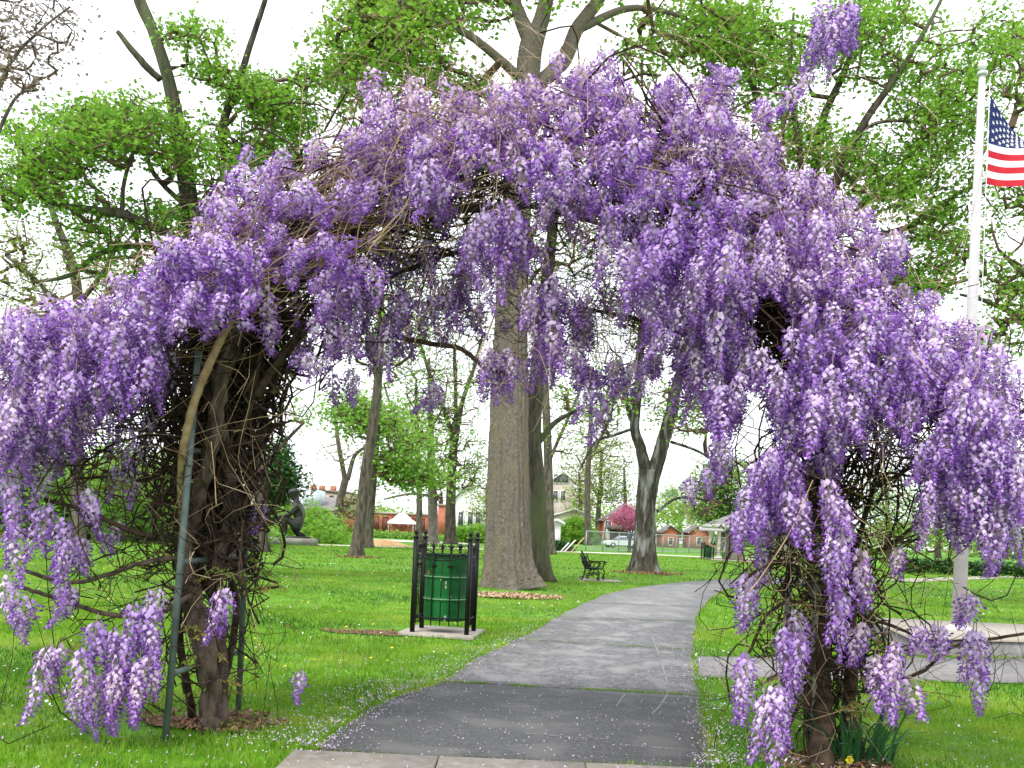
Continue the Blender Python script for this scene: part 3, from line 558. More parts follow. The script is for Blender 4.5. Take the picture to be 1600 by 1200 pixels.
tree('spring_tree', 'tall airy spring tree with pale leaves filling the sky behind the litter bin', [[(655, 848, 10), (655, 760, 9), (652, 680, 7), (650, 600, 4)], [(654, 720, 5), (620, 660, 4), (600, 600, 3)], [(653, 700, 5), (690, 640, 3), (700, 590, 2)]], [(650, 650, 70, 70, 0, 5, 130), (620, 570, 60, 50, 0, 5, 50), (700, 680, 40, 50, 0, 5, 40)], 'leaf_lime', 'bark_mid', seed=91, size=.32, per=9, spread=(.9, .9, .5), rmin=.018, kr=.02, seg=1.8, dens=1)
tree('spring_tree', 'airy spring tree with pale leaves between the thin grey trunk and the forked tree', [[(918, 852, 10), (918, 760, 9), (922, 680, 7), (925, 600, 4)], [(920, 720, 5), (950, 660, 4), (965, 600, 3)]], [(920, 660, 50, 60, 0, 5, 90), (960, 700, 36, 50, 0, 5, 50), (900, 560, 50, 40, 0, 5, 30)], 'leaf_spring', 'bark_mid', seed=92, size=.32, per=9, spread=(.9, .9, .5), rmin=.018, kr=.02, seg=1.8, dens=1)
# far wood
A = Acc(); rs = np.random.RandomState(50); C = []
for k in range(1700):
    x = rs.uniform(-230, 230); y = 235+rs.rand()*30; hgt = 8+3*math.sin(x*.05)+3*math.sin(x*.13+1)
    if -75 < x < -45: hgt *= .4
    C.append((x, y, rs.rand()*hgt))
C = np.array(C); leaves(A, C[::2], 1.0, (2.2, 2.2, 1.3), 26, .3, 0, rs); leaves(A, C[1::2], 1.0, (2.2, 2.2, 1.3), 26, .3, 1, rs)
tag(A.build('far_woods', [M['leaf_lime'], M['leaf_spring']]), 'hazy green line of woods along the horizon', 'woods', kind='stuff')

# ------------------------------------------------------------------ shrubs
def shrub(name, label, c, rx, ry, h, leaf, n=260, size=.16, per=14, cat='shrub', group=None, cone=False):
    g = np.array(c); root = empty(name, tuple(g), label, cat, group); rs = np.random.RandomState(int(abs(g[0]*7+g[1]*3)) % 999)
    v = norm(rs.randn(n, 3))*(rs.rand(n, 1)**.25); v[:, 2] = np.abs(v[:, 2])
    if cone: v[:, :2] *= (1-.75*v[:, 2:3]**1.6)
    C = g+v*np.array([rx, ry, h]); A = Acc()
    for q in C[::6]: A.tube([g, g*.4+q*.6, q], [.03, .02, .006], 3, cap=False)
    A.build('stems', M['twig'], root, g)['kind'] = 'stuff'
    A = Acc(); leaves(A, C, size, (size, size, size*.7), per, .2, 0, rs); tag(A.build('foliage', M[leaf], root, g), kind='stuff')
    return root
def gw(px, py, z=0): return G(px, py, z)
shrub('topiary_shrub', 'larger clipped dome shrub right of the bronze statue', gw(497, 840), 2.4, 2.4, 2.7, 'leaf_bright', 420, .3, cone=True)
shrub('topiary_shrub', 'lower rounded shrub behind the two clipped domes', gw(508, 838), 2.2, 2.2, 2.2, 'leaf_lime', 300, .3)
shrub('topiary_shrub', 'smaller clipped dome shrub nearest the low forked tree', gw(516, 841), 1.5, 1.5, 2.0, 'leaf_bright', 300, .3, cone=True)
shrub('low_shrub', 'flat low shrub right of the clipped domes', gw(533, 840), 1.6, 1.3, .9, 'leaf_bright', 160, .26)
shrub('low_shrub', 'light green bush left of the bronze statue', gw(430, 842), 3.4, 2, 2.9, 'leaf_lime', 260, .3)
shrub('low_shrub', 'dense green bushes under the bright green tree', gw(880, 848), 3.2, 3, 3.5, 'leaf_lime', 420, .32)
shrub('low_shrub', 'large dark green bush right of the white shed', gw(900, 850), 3.4, 3, 4.0, 'leaf_bright', 420, .32)
shrub('low_shrub', 'dark leafy bush between the litter bin and the white house', gw(742, 848), 3.4, 2.2, 1.9, 'leaf_bright', 320, .28)
shrub('low_shrub', 'weedy green planting bed below the long brick building', gw(610, 841), 13, 1.2, .55, 'leaf_lime', 400, .3, 12)
shrub('low_shrub', 'grey green leafy clump beside the leaning white boards', gw(874, 861), 1.2, .9, .75, 'leaf_dark', 160, .18)
shrub('low_shrub', 'green bushes behind the chain link fence', gw(1135, 853), 9, 3, 3.2, 'leaf_bright', 420, .4, 16)
shrub('low_shrub', 'green bushes at the left edge behind the lawn', gw(60, 838), 14, 4, 3.0, 'leaf_lime', 460, .45, 13)
shrub('low_shrub', 'green bushes behind the left trellis', gw(260, 838), 14, 4, 2.6, 'leaf_bright', 460, .45, 13)
# clipped hedge at the right edge
hg = gw(1420, 896)[1]
A = Acc(); xh = np.linspace(P(1400, 900, hg)[0], P(1760, 900, hg)[0], 700); C = np.stack([xh, hg+R.uniform(-.3, .3, 700), R.uniform(.08, .85, 700)], 1)
leaves(A, C, .12, (.08, .08, .05), 22, .4); tag(A.build('clipped_hedge', M['leaf_dark']), 'low clipped dark hedge beyond the right lawn', 'hedge', kind='stuff')

# ------------------------------------------------------------------ buildings
def bld(name, label, px0, px1, py_top, d, parts, wall, depth=10, cat='building', py_b=None):
    x0, x1 = P(px0, Y0, d)[0], P(px1, Y0, d)[0]; h = P((px0+px1)/2, py_top, d)[2]
    root = empty(name, ((x0+x1)/2, d+depth/2, 0), label, cat); o = np.array(root.location)
    Acc().box(((x0+x1)/2, d+depth/2, h/2-.1), (x1-x0, depth, h+.2)).build('wall', M[wall], root, o)
    return root, o, x0, x1, h
def window(root, o, x, z, w_, h_, d, frame='white_wall', pane='window'):
    A = Acc(); t = .12
    A.box((x-w_/2, d-.05, z), (t, .14, h_+t)).box((x+w_/2, d-.05, z), (t, .14, h_+t)).box((x, d-.05, z+h_/2), (w_-t, .14, t)).box((x, d-.05, z-h_/2), (w_-t, .14, t))
    f = A.build('window', M[frame], root, o); Acc().box((x, d-.02, z), (w_-t, .06, h_-t)).build('pane', M[pane], f, o)
root, o, x0, x1, h = bld('brick_hall', 'long low red brick building beyond the lawn, left of the litter bin', 440, 682, 801, 165, None, 'brick', 14)
Acc().box(((x0+x1)/2, 165+7, h+.15), (x1-x0+.4, 14.4, .35)).build('parapet', M['tan'], root, o)
for px in (571, 588, 603, 618, 632, 646, 660): window(root, o, P(px, 800, 165)[0], 1.7, 1.3, 2.6, 165, 'brick', 'brick_dark')
root, o, x0, x1, h = bld('brick_annex', 'taller red brick wing with grey roof right of the bronze statue', 470, 524, 797, 150, None, 'brick', 12)
A = Acc(); A.add([(x0-.3, 149.6, h), (x1+.3, 149.6, h), (x1+.3, 162, h+2.4), (x0-.3, 162, h+2.4)], [[0, 1, 2, 3]])
A.add([(x0-.3, 149.6, h-.02), (x1+.3, 149.6, h-.02), (x1+.3, 162.1, h-.02), (x0-.3, 162.1, h-.02), (x0-.3, 162.1, h+2.4), (x1+.3, 162.1, h+2.4)], [[0, 3, 2, 1], [2, 3, 4, 5]]); A.build('roof', M['slate'], root, o)
for px in (500, 507, 514): window(root, o, P(px, 815, 150)[0], 1.5, .55, 1.5, 150, 'brick', 'window')
Acc().box((P(470, 790, 150)[0]+1, 155, h+1.9), (2.8, 4, 2.6)).build('skylight', M['glass_roof'], root, o)
root, o, x0, x1, h = bld('tan_building', 'tan stone building with flat roof behind the brick wing', 476, 536, 769, 190, None, 'tan', 14)
Acc().box(((x0+x1)/2, 197, h+.2), (x1-x0+.5, 14.5, .4)).build('parapet', M['slate'], root, o)
for px, py in ((503, 780), (488, 781), (518, 782)): window(root, o, P(px, py, 190)[0], P(px, py, 190)[2], 1.0, 2.0, 190, 'tan')
for k, px in enumerate((480, 494, 512)): Acc().box((P(px, 800, 190)[0], 195, h+.9), (1.1, 1.1, 1.2)).build('chimney', M['brick'], root, o)
root, o, x0, x1, h = bld('brick_gable', 'narrow red brick block beside the white house', 683, 699, 790, 150, None, 'brick', 9)
Acc().box((x1+.25, 149.9, h/2), (.5, .3, h)).build('white_pilaster', M['white_wall'], root, o)
Acc().box(((x0+x1)/2, 154.5, h+.15), (x1-x0+.4, 9.4, .3)).build('parapet', M['tan'], root, o)
def gable(name, label, px0, px1, py_e, py_r, d, wall, roof, wins, depth=9):
    root, o, x0, x1, h = bld(name, label, px0, px1, py_e, d, None, wall, depth)
    hr = P((px0+px1)/2, py_r, d)[2]; xm = (x0+x1)/2
    A = Acc(); e = .35
    A.add([(x0, d, h), (x1, d, h), (xm, d, hr)], None, [[0, 1, 2]]); A.build('gable_wall', M[wall], root, o)
    A = Acc()
    for s in (0, 1):
        xa = x0-e if s == 0 else x1+e
        V = [(xa, d-e, h-.1), (xm, d-e, hr+.05), (xm, d+depth, hr+.05), (xa, d+depth, h-.1)]; V += [(p[0], p[1], p[2]+.2) for p in V]
        A.add(V, [[0, 1, 2, 3], [4, 7, 6, 5], [0, 4, 5, 1], [1, 5, 6, 2], [2, 6, 7, 3], [3, 7, 4, 0]])
    A.build('roof', M[roof], root, o)
    for (px, py, ww, hh) in wins: window(root, o, P(px, py, d)[0], P(px, py, d)[2], ww, hh, d)
    return root
gable('white_house', 'white gabled house seen between the litter bin and the huge trunk', 708, 756, 783, 752, 135, 'white_wall', 'white_wall', [(720, 812, .8, 2.2), (735, 812, .8, 2.2), (747, 812, .8, 2.2)])
gable('grey_house', 'pale multi storey house with a row of narrow windows above the bushes', 860, 893, 752, 738, 170, 'tan', 'white_wall', [(868, 748, .7, 1.6), (874, 748, .7, 1.6), (880, 748, .7, 1.6), (886, 748, .7, 1.6), (868, 775, .9, 1.8), (880, 775, .9, 1.8)])
gable('white_roofed_house', 'low house with bright white roof behind the yellow green tree', 868, 925, 806, 797, 150, 'tan', 'white_wall', [(880, 820, 1, 1.4), (915, 818, 1, 1.6)])
gable('brick_house', 'red brick house with white porch behind the pink redbud', 942, 1012, 815, 790, 150, 'brick', 'slate', [(950, 823, 1, 1.8), (1004, 823, 1, 1.8)])
root, o, x0, x1, h = bld('garage', 'white garage with dark door and flat canopy behind the redbud', 953, 984, 826, 140, None, 'white_wall', 6)
Acc().box(((x0+x1)/2, 139.5, h+.15), (x1-x0+.8, 8, .5)).build('canopy', M['slate'], root, o)
Acc().box(((P(962, 800, 140)[0]), 139.95, 1.15), (1.5, .12, 2.3)).build('door', M['brick_dark'], root, o)
Acc().box(((P(977, 800, 140)[0]), 139.95, 1.15), (1.0, .12, 2.3)).build('door', M['brick_dark'], root, o)
for px0, px1, lab in ((1034, 1062, 'small red brick gable behind the chain link fence'), (1076, 1108, 'far red brick gable left of the second litter bin')):
    gable('brick_cottage', lab, px0, px1, 833, 823, 150, 'brick', 'slate', [((px0+px1)/2, 846, .7, 1.2)], 5)
gable('white_shed', 'small white shed right of the thin grey trunk', 862, 876, 818, 815, 80, 'white_wall', 'white_wall', [], 3)

# ------------------------------------------------------------------ statue
def skin(name, V, E, Rr, m, parent, loc=(0, 0, 0), sub=2):
    me = bpy.data.meshes.new(name); me.from_pydata([tuple(v) for v in V], E, []); me.update()
    o = bpy.data.objects.new(name, me); COL.objects.link(o); o.parent = parent; o.location = loc
    md = o.modifiers.new('skin', 'SKIN'); me.skin_vertices or me.attributes
    sl = me.skin_vertices[0].data if me.skin_vertices else None
    for i, r in enumerate(Rr):
        sl[i].radius = (r, r) if np.isscalar(r) else r
    sl[0].use_root = True
    o.modifiers.new('sub', 'SUBSURF').levels = sub; o.modifiers['sub'].render_levels = sub
    me.materials.append(m); return o
sg = G(455, 851); st = empty('statue', tuple(sg), 'dark bronze statue of a crouching figure on a low stone plinth', 'statue')
Acc().box(sg+np.array([0, 0, .22]), (3.1, 1.9, .44), rz=.1).build('plinth', M['stone'], st, sg)
Acc().box(sg+np.array([0, 0, .49]), (2.3, 1.5, .1), rz=.1).build('base', M['bronze'], st, sg)
k = 1/23.
def sp(px, py, y=0): return ((px-455)*k, y, (846-py)*k*1.0+.45)
V = [sp(464, 827), sp(465, 816), sp(464, 804), sp(460, 795), sp(458, 788), sp(456, 781), sp(454.5, 775),
     sp(463, 800, -.42), sp(455, 813, -.5), sp(443, 816, -.4), sp(437, 818, -.35),
     sp(463, 800, .42), sp(469, 815, .5), sp(460, 824, .2), sp(452, 827, .0),
     sp(462, 829, -.25), sp(444, 816, -.3), sp(446, 830, -.3), sp(446, 843, -.3), sp(439, 844.5, -.32),
     sp(466, 829, .25), sp(452, 829, .4), sp(464, 842, .35), sp(474, 842, .35)]
E = [(0, 1), (1, 2), (2, 3), (3, 4), (4, 5), (5, 6), (2, 7), (7, 8), (8, 9), (9, 10), (2, 11), (11, 12), (12, 13), (13, 14), (0, 15), (15, 16), (16, 17), (17, 18), (18, 19), (0, 20), (20, 21), (21, 22), (22, 23)]
Rr = [.36, .34, .38, .2, .15, .36, .26, .17, .13, .10, .1, .17, .13, .1, .1, .26, .2, .16, .13, .12, .28, .2, .17, .12]; Rr = [q_*1.22 for q_ in Rr]
skin('figure', V, E, Rr, M['bronze'], st)

# ------------------------------------------------------------------ litter bin
def litter_bin(c, rz, label):
    g = np.array([c[0], c[1], 0.]); root = empty('litter_bin', (0, 0, 0), label, 'litter bin', 'caged litter bins')
    W, D, HT = .74, .56, 1.36; o = (0, 0, 0)
    # drum
    prof = []
    zb, zt, r0 = .16, 1.04, .285
    for z in np.linspace(zb, zt, 45):
        r = r0+sum(.013*math.exp(-((z-q)/.012)**2) for q in (zb+.29, zb+.59))
        prof.append((r, z))
    prof = [(0, zb), (r0-.01, zb)]+prof+[(r0+.012, zt), (r0+.012, zt+.018), (r0-.006, zt+.018), (r0-.008, zt-.2), (0, zt-.5)]
    A = Acc(); A.lathe(prof, n=40); dr = A.build('drum', M['drum_green'], root, o, smooth=True)
    for z in (zb+.29, zb+.59):
        A = Acc(); A.lathe([(r0+.008, z-.009), (r0+.0155, z-.004), (r0+.0155, z+.004), (r0+.008, z+.009)], n=40); A.build('rib', M['drum_rib'], dr, o, smooth=True)
    A = Acc(); A.lathe([(r0+.006, zt+.001), (r0+.0145, zt+.001), (r0+.0145, zt+.02), (r0-.008, zt+.02)], n=40); A.build('rim', M['black_iron'], dr, o)
    rs = np.random.RandomState(4)   # worn spots, thin flakes on the wall of the drum
    A = Acc()
    for (an, z, s) in ((-2.35, .80, .035), (-1.35, .62, .02), (-1.33, .2, .03), (-1.6, .72, .015), (-1.1, .5, .012), (-1.36, .68, .02)):
        th = np.linspace(0, 2*math.pi, 9)[:-1]; q = s*(1+.4*rs.randn(8)*.5); aa = an+q*np.cos(th)/r0*.6; V = np.c_[(r0+.0016)*np.cos(aa), (r0+.0016)*np.sin(aa), z+q*np.sin(th)*1.3]
        V = np.vstack([V, [(r0+.0022)*math.cos(an), (r0+.0022)*math.sin(an), z]]); A.add(V, None, [[8, i, (i+1) % 8] for i in range(8)], 0 if an < -2 else 1)
    A.build('worn_paint', [M['rust'], M['concrete']], dr, o)
    for sx in (-1, 1):
        for sy in (-1, 1):
            x, y = sx*W/2, sy*D/2; A = Acc(); A.box((x, y, .63), (.056, .056, 1.26))
            pst = A.build('post', M['black_iron'], root, o)
            A = Acc(); A.lathe([(0, 1.26), (.04, 1.262), (.04, 1.285), (.02, 1.29), (.016, 1.31), (.03, 1.33), (.03, 1.35), (.014, 1.368), (0, 1.37)], c=(x, y, 0), n=10); A.build('finial', M['black_iron'], pst, o, smooth=True)
    def fleur(A, p, s=1., ax=(1, 0)):
        ax = np.array([ax[0], ax[1], 0.]); p = np.array(p); z = np.array([0, 0, 1.])
        A.tube([p, p+z*.03*s, p+z*.06*s, p+z*.09*s], [.007, .014*s, .011*s, .001], 6)
        for s2 in (-1, 1):
            A.tube([p+z*.005, p+z*.035*s+ax*s2*.018*s, p+z*.055*s+ax*s2*.034*s, p+z*.04*s+ax*s2*.046*s, p+z*.022*s+ax*s2*.042*s], [.005, .008, .008, .007, .004], 5)
        A.bar(p-z*.012, p+z*.002, .014, 8)
        A.bar(p-z*.045, p-z*.035, .013, 8)
    def panel(a_, b_, npk):
        a_ = np.array([*a_, 0.]); b_ = np.array([*b_, 0.]); ax = norm(b_-a_)[:2]; z = np.array([0, 0, 1.])
        A = Acc(); A.bar(a_+z*.20, b_+z*.20, .012); A.build('bottom_rail', M['black_iron'], root, o)
        for zz in (1.08, 1.045):
            A = Acc(); t = np.linspace(0, 1, 13)[:, None]; pts = a_+(b_-a_)*t+z*(zz-.07*np.sin(t*math.pi)+ (.03 if zz > 1.06 else 0)*(1-np.sin(t*math.pi))); A.tube(pts, .009, 6); A.build('top_rail', M['black_iron'], root, o)
        for i in range(npk):
            t = (i+1)/(npk+1); p = a_+(b_-a_)*t; tall = i % 2 == 0; zt2 = 1.16-.05*math.sin(t*math.pi) if tall or True else .9
            pk = Acc().bar(p+z*.10, p+z*zt2, .0085, 6).build('picket', M['black_iron'], root, o)
            A = Acc(); fleur(A, p+z*zt2, 1.0, ax); A.build('fleur_de_lis', M['black_iron'], pk, o)
            if i % 2 == 1: A = Acc(); fleur(A, p+z*.86-np.array([-ax[1], ax[0], 0])*.0, 1.0, ax); A.build('fleur_de_lis', M['black_iron'], pk, o)
    w2, d2 = W/2, D/2
    panel((-w2, -d2), (w2, -d2), 5); panel((-w2, d2), (w2, d2), 5); panel((-w2, -d2), (-w2, d2), 5); panel((w2, -d2), (w2, d2), 5)
    root.location = g; root.rotation_euler = (0, 0, rz); return root
A_ = G(641, 993); C_ = G(729, 997); D_ = G(742, 990)
bc = (A_+D_)/2
pad = Acc(); pv = [np.append(p, 0) for p in PAD]; pad.prism(PAD, 0, .045); tag(pad.build('concrete_pad', M['concrete'], origin=(bc[0], bc[1], 0)), 'thin concrete pad under the green litter bin by the huge trunk', 'concrete pad')
bin1 = litter_bin(bc, -.13, 'green drum litter bin in a black iron cage beside the path'); bin1.location.z = .045
bin2 = copy_tree(bin1); g2 = G(1105, 874); bin2.location = (g2[0], g2[1], 0); bin2.rotation_euler = (0, 0, .3); bin2['label'] = 'distant green drum litter bin next to the little shelter'
bin2.rotation_euler.z = .2

# ------------------------------------------------------------------ bench
def bench(loc, rz, label):
    root = empty('park_bench', (0, 0, 0), label, 'bench', 'black iron park benches'); o = (0, 0, 0); m = M['black_iron']
    for s in (-.62, .62):   # end frames: the bench runs along x, faces -y
        A = Acc()
        A.tube(catmull([(s, -.28, 0), (s, -.26, .12), (s, -.30, .26), (s, -.24, .40), (s, -.27, .55), (s, -.30, .63)], 14), .022, 6)
        A.build('leg', m, root, o); A = Acc()
        A.tube(catmull([(s, .34, 0), (s, .26, .12), (s, .24, .28), (s, .22, .42), (s, .30, .70), (s, .40, .92)], 14), .022, 6)
        A.build('leg', m, root, o); A = Acc()
        A.tube(catmull([(s, -.34, .60), (s, -.28, .66), (s, -.1, .65), (s, .1, .64), (s, .29, .66)], 14), .022, 6)
        th = np.linspace(0, 5, 12); A.tube(np.c_[np.full(12, s), -.30+.05*np.cos(th), .58+.05*np.sin(th)], .014, 5); A.build('arm', m, root, o)
        A = Acc()
        A.bar((s, -.26, .40), (s, .22, .40), .02)
        for (cy, cz, r) in ((-.16, .52, .075), (0, .52, .08), (.15, .52, .075), (-.14, .30, .07), (.02, .30, .075), (.15, .28, .06), (-.05, .2, .04), (.08, .2, .04)):
            th = np.linspace(0, 2*math.pi, 11); A.tube(np.c_[np.full(11, s), cy+r*np.cos(th), cz+r*np.sin(th)], .011, 5, cap=False)
        A.tube(catmull([(s, -.26, .18), (s, -.12, .24), (s, 0, .17), (s, .12, .24), (s, .25, .16)], 14), .014, 5); A.build('scrollwork', m, root, o)
        for y in (-.28, .33):
            A = Acc(); th = np.linspace(0, 2*math.pi, 13); A.tube(np.c_[np.full(13, s), y+.055*np.cos(th), .065+.055*np.sin(th)], .018, 6, cap=False); A.build('scroll_foot', m, root, o)
    for k_ in range(7): Acc().box((0, -.24+k_*.075, .425), (1.24, .05, .02)).build('seat_slat', m, root, o)
    n = 17
    for k_ in range(n):
        x = -.58+1.16*k_/(n-1); t = k_/(n-1); hz = .80+.18*math.exp(-((t-.5)/.13)**2)+.08*math.sin(t*math.pi)
        Acc().tube([(x, .23, .44), (x*.97, .23+(hz-.44)*.3, (hz+.44)/2), (x*.9, .23+(hz-.44)*.42, hz)], [.014, .014, .008], 5).build('back_slat', m, root, o)
    tt = np.linspace(0, 1, 25); hz = .78+.18*np.exp(-((tt-.5)/.13)**2)+.08*np.sin(tt*math.pi); A = Acc(); A.tube(np.c_[(-.6+1.2*tt)*.95, .23+(hz-.44)*.42, hz], .018, 6); A.build('back_rail', m, root, o)
    A = Acc(); A.bar((-.6, .32, .62), (.6, .32, .62), .014); A.build('back_rail', m, root, o)
    root.location = (loc[0], loc[1], 0); root.rotation_euler = (0, 0, rz); return root
bg_ = G(927, 907); b1 = bench(bg_, math.radians(76), 'black iron bench with pointed back facing the path bend')
Acc_pad = Acc(); Acc_pad.box((bg_[0]+.2, bg_[1], .012), (1.3, 1.3, .03)); tag(Acc_pad.build('bench_pad', M['concrete'], origin=(bg_[0], bg_[1], 0)), 'flat pale slab under the iron bench', 'concrete pad')
b1.location.z = .027; b1.scale = (.88,)*3
b2 = copy_tree(b1); g2 = G(1124, 876); b2.location = (g2[0], g2[1]+1.2, 0); b2.rotation_euler = (0, 0, 0.1); b2['label'] = 'distant black iron bench beside the little shelter'

# ------------------------------------------------------------------ shelter, pergola, fence, cars, tent, lamp
g = G(1152, 877); o = g; root = empty('shelter', tuple(g), 'small open shelter with grey hip roof and stone posts', 'shelter')
ppm = F/g[1]
for dx, dy in ((0, 0), (3.2, 0), (0, 3), (3.2, 3)): Acc().box(g+np.array([dx, dy, 1.15]), (.75 if dx == 0 and dy == 0 else .4, .4, 2.3)).build('post', M['concrete'], root, o)
x0, x1, y0_, y1_ = g[0]-1.8, g[0]+4.8, g[1]-1.2, g[1]+4.2; zt = 2.45
A = Acc(); A.box(((x0+x1)/2, (y0_+y1_)/2, zt), (x1-x0, y1_-y0_, .26)); A.build('fascia', M['white_paint'], root, o)
A = Acc(); V = [(x0, y0_, zt+.135), (x1, y0_, zt+.135), (x1, y1_, zt+.135), (x0, y1_, zt+.135), (x0+2.3, (y0_+y1_)/2, zt+1.25), (x1-2.3, (y0_+y1_)/2, zt+1.25)]
A.add(V, [[0, 1, 5, 4], [2, 3, 4, 5]], [[1, 2, 5], [3, 0, 4]]); A.build('roof', M['slate'], root, o)
A = Acc(); A.box(((x0+x1)/2, (y0_+y1_)/2, .04), (x1-x0, y1_-y0_, .08)); A.build('floor_slab', M['concrete'], root, o)
g = G(1117, 870); g[1] += 0; o = g; root = empty('pergola', tuple(g), 'white slanting arbour on two cream columns left of the shelter', 'pergola')
for dx in (-.45, .35): A = Acc(); A.lathe([(.2, 0), (.2, .15), (.14, .2), (.13, 2.0), (.2, 2.1), (.2, 2.2)], c=g+np.array([dx, .2, 0]), n=12); A.build('column', M['tan'], root, o, smooth=True)
Acc().box(g+np.array([-.1, 0, 2.38]), (2.7, .5, .34)).build('beam', M['white_paint'], root, o)
A = Acc(); A.box(g+np.array([1.05, 0, 1.3]), (.28, .3, 2.0), ry=.22); A.build('strut', M['white_paint'], root, o)

# chain link fence
fa, fb = G(915, 861), G(1150, 866); Ld = np.linalg.norm(fb-fa); t = norm(fb-fa); root = empty('chain_link_fence', tuple(fa), 'pale green chain link fence along the parking area', 'fence'); o = fa; z = np.array([0, 0, 1.])
fh = 1.75; npost = 12
for i in range(npost): Acc().bar(fa+t*Ld*i/(npost-1), fa+t*Ld*i/(npost-1)+z*fh, .05, 6).build('post', M['wire'], root, o)
Acc().bar(fa+z*fh, fb+z*fh, .045).build('rail', M['wire'], root, o); Acc().bar(fa+z*.1, fb+z*.1, .03).build('rail', M['wire'], root, o)
A = Acc(); s = .28
for i in range(int(Ld/s)):
    for sg_ in (1, -1):
        x_a = i*s; x_b = x_a+sg_*fh*.8
        if not 0 <= x_b <= Ld: continue
        A.tube([fa+t*x_a+z*.1, fa+t*x_b+z*fh], .012, 3, cap=False)
tag(A.build('wire_mesh', M['wire'], root, o), kind='stuff')

def car(loc, rz, m, label):
    root = empty('parked_car', (0, 0, 0), label, 'car', 'cars in the parking area'); o = (0, 0, 0)
    prof = [(-2.2, .35), (-2.25, .62), (-2.05, .78), (-1.0, .90), (-.9, .92), (.0, .96), (1.5, .95), (2.15, .88), (2.2, .6), (2.15, .35)]
    def ext(prof, w_, taper=0, m_=0):
        A = Acc(); n = len(prof); V = [(x, -w_, z_) for x, z_ in prof]+[(x, w_, z_) for x, z_ in prof]
        if taper:
            zs = [p[1] for p in prof]; z0_, z1_ = min(zs), max(zs); V = [(x, y*(1-taper*(z_-z0_)/(z1_-z0_)), z_) for x, y, z_ in V]
        i = np.arange(n); j = (i+1) % n
        A.add(V, np.stack([i, j, j+n, i+n], 1)); cx = np.mean(V[:n], 0); cy = np.mean(V[n:], 0)
        A.add(V[:n]+[cx], None, [[n, b_, a__] for a__, b_ in zip(i, j)]); A.add(V[n:]+[cy], None, [[n, a__, b_] for a__, b_ in zip(i, j)]); return A
    body = ext(prof, .88).build('body', m, root, o)
    ext([(-1.05, .9), (-.3, 1.38), (.9, 1.42), (1.6, 1.3), (2.0, .94)], .80, .18).build('windows', M['car_glass'], root, o)
    ext([(-.32, 1.36), (-.2, 1.44), (.9, 1.47), (1.5, 1.36), (1.45, 1.32)], .69, .05).build('roof', m, root, o)
    for x in (-1.4, 1.35):
        for y in (-.86, .86):
            wv = Acc(); wv.tube([(x, y-.1, .33), (x, y+.1, .33)], .33, 18); wo_ = wv.build('wheel', M['tyre'], root, o); Acc().tube([(x, y-.11, .33), (x, y+.11, .33)], .2, 12).build('hubcap', M['steel'], wo_, o)
    for y in (-.6, .6): Acc().box((-2.22, y, .66), (.08, .35, .12)).build('headlight', M['glass_roof'], root, o)
    root.location = loc; root.rotation_euler = (0, 0, rz); return root
g = G(974, 857); c1_ = car((g[0], g[1]+2, 0), .25, M['car_white'], 'white low parked car behind the fence by the redbud')
g = G(1075, 853); c2_ = copy_tree(c1_); c2_.location = (g[0], g[1]+6, 0); c2_['label'] = 'white parked car right of the forked tree, behind the fence'; c2_.rotation_euler = (0, 0, 2.9)
g = G(1042, 853); c3_ = copy_tree(c1_); c3_.location = (g[0], g[1]+10, 0); c3_['label'] = 'pale parked car nearest the forked tree on its right'
# blue container
g = G(998, 857); o = (g[0], g[1]+1, 0); root = empty('blue_van', o, 'blue van partly hidden behind the forked trunk', 'van')
Acc().box((o[0], o[1], 1.1), (2.2, 4, 1.6)).build('body', M['blue_plastic'], root, o); Acc().box((o[0], o[1]-2.02, 1.5), (1.8, .08, .5)).build('windscreen', M['car_glass'], root, o)
Acc().box((o[0], o[1]+.2, 2.0), (2.0, 3.4, .25)).build('roof', M['car_white'], root, o)
for s in (-.9, .9):
    for y in (-1.3, 1.3): Acc().tube([(o[0]+s-.1, o[1]+y, .34), (o[0]+s+.1, o[1]+y, .34)], .34, 14).build('wheel', M['tyre'], root, o)
# tent
g = G(628, 844); o = np.array([g[0], 118, 0.]); o[0] = P(628, 830, 118)[0]; root = empty('canopy_tent', tuple(o), 'white peaked canopy tent before the brick building', 'tent')
A = Acc(); A.lathe([(2.3, 1.75), (2.25, 2.0), (1.5, 2.35), (.8, 2.85), (.45, 3.05), (0, 3.1)], c=o, n=4, sq=True); A.build('canopy', M['canvas'], root, o)
for sx in (-1, 1):
    for sy in (-1, 1): Acc().bar(o+np.array([sx*1.5, sy*1.5, 0]), o+np.array([sx*1.5, sy*1.5, 1.9]), .04).build('pole', M['steel'], root, o)
A = Acc(); A.box(o+np.array([0, .5, .75]), (2.9, .1, 1.3)); A.build('side_panel', M['brick'], root, o)
# sand pile
g = G(596, 852); A = Acc(); A.lathe([(2.4, -.02), (1.9, .12), (1.2, .30), (.6, .40), (0, .43)], c=(0, 0, 0), n=20); v = A.V[0]; v[:, :2] *= 1+.12*np.sin(v[:, :1]*3); v += g
tag(A.build('sand_pile', M['sand'], origin=g), 'flattened heap of orange sand beyond the leaning trees', 'sand pile', kind='stuff')
# leaning boards by the shed
g = G(882, 862); root = empty('leaning_boards', tuple(g), 'pale boards leaning out of the planting bed by the shed', 'boards')
for dx, ln in ((0, 1.2), (.5, 1.5), (-.3, .9)): A = Acc(); A.bar(g+np.array([dx, 0, 0]), g+np.array([dx+ln*.7, .2, ln*.8]), .05, 4); A.build('board', M['canvas'] if dx < .4 else M['straw'], root, g)
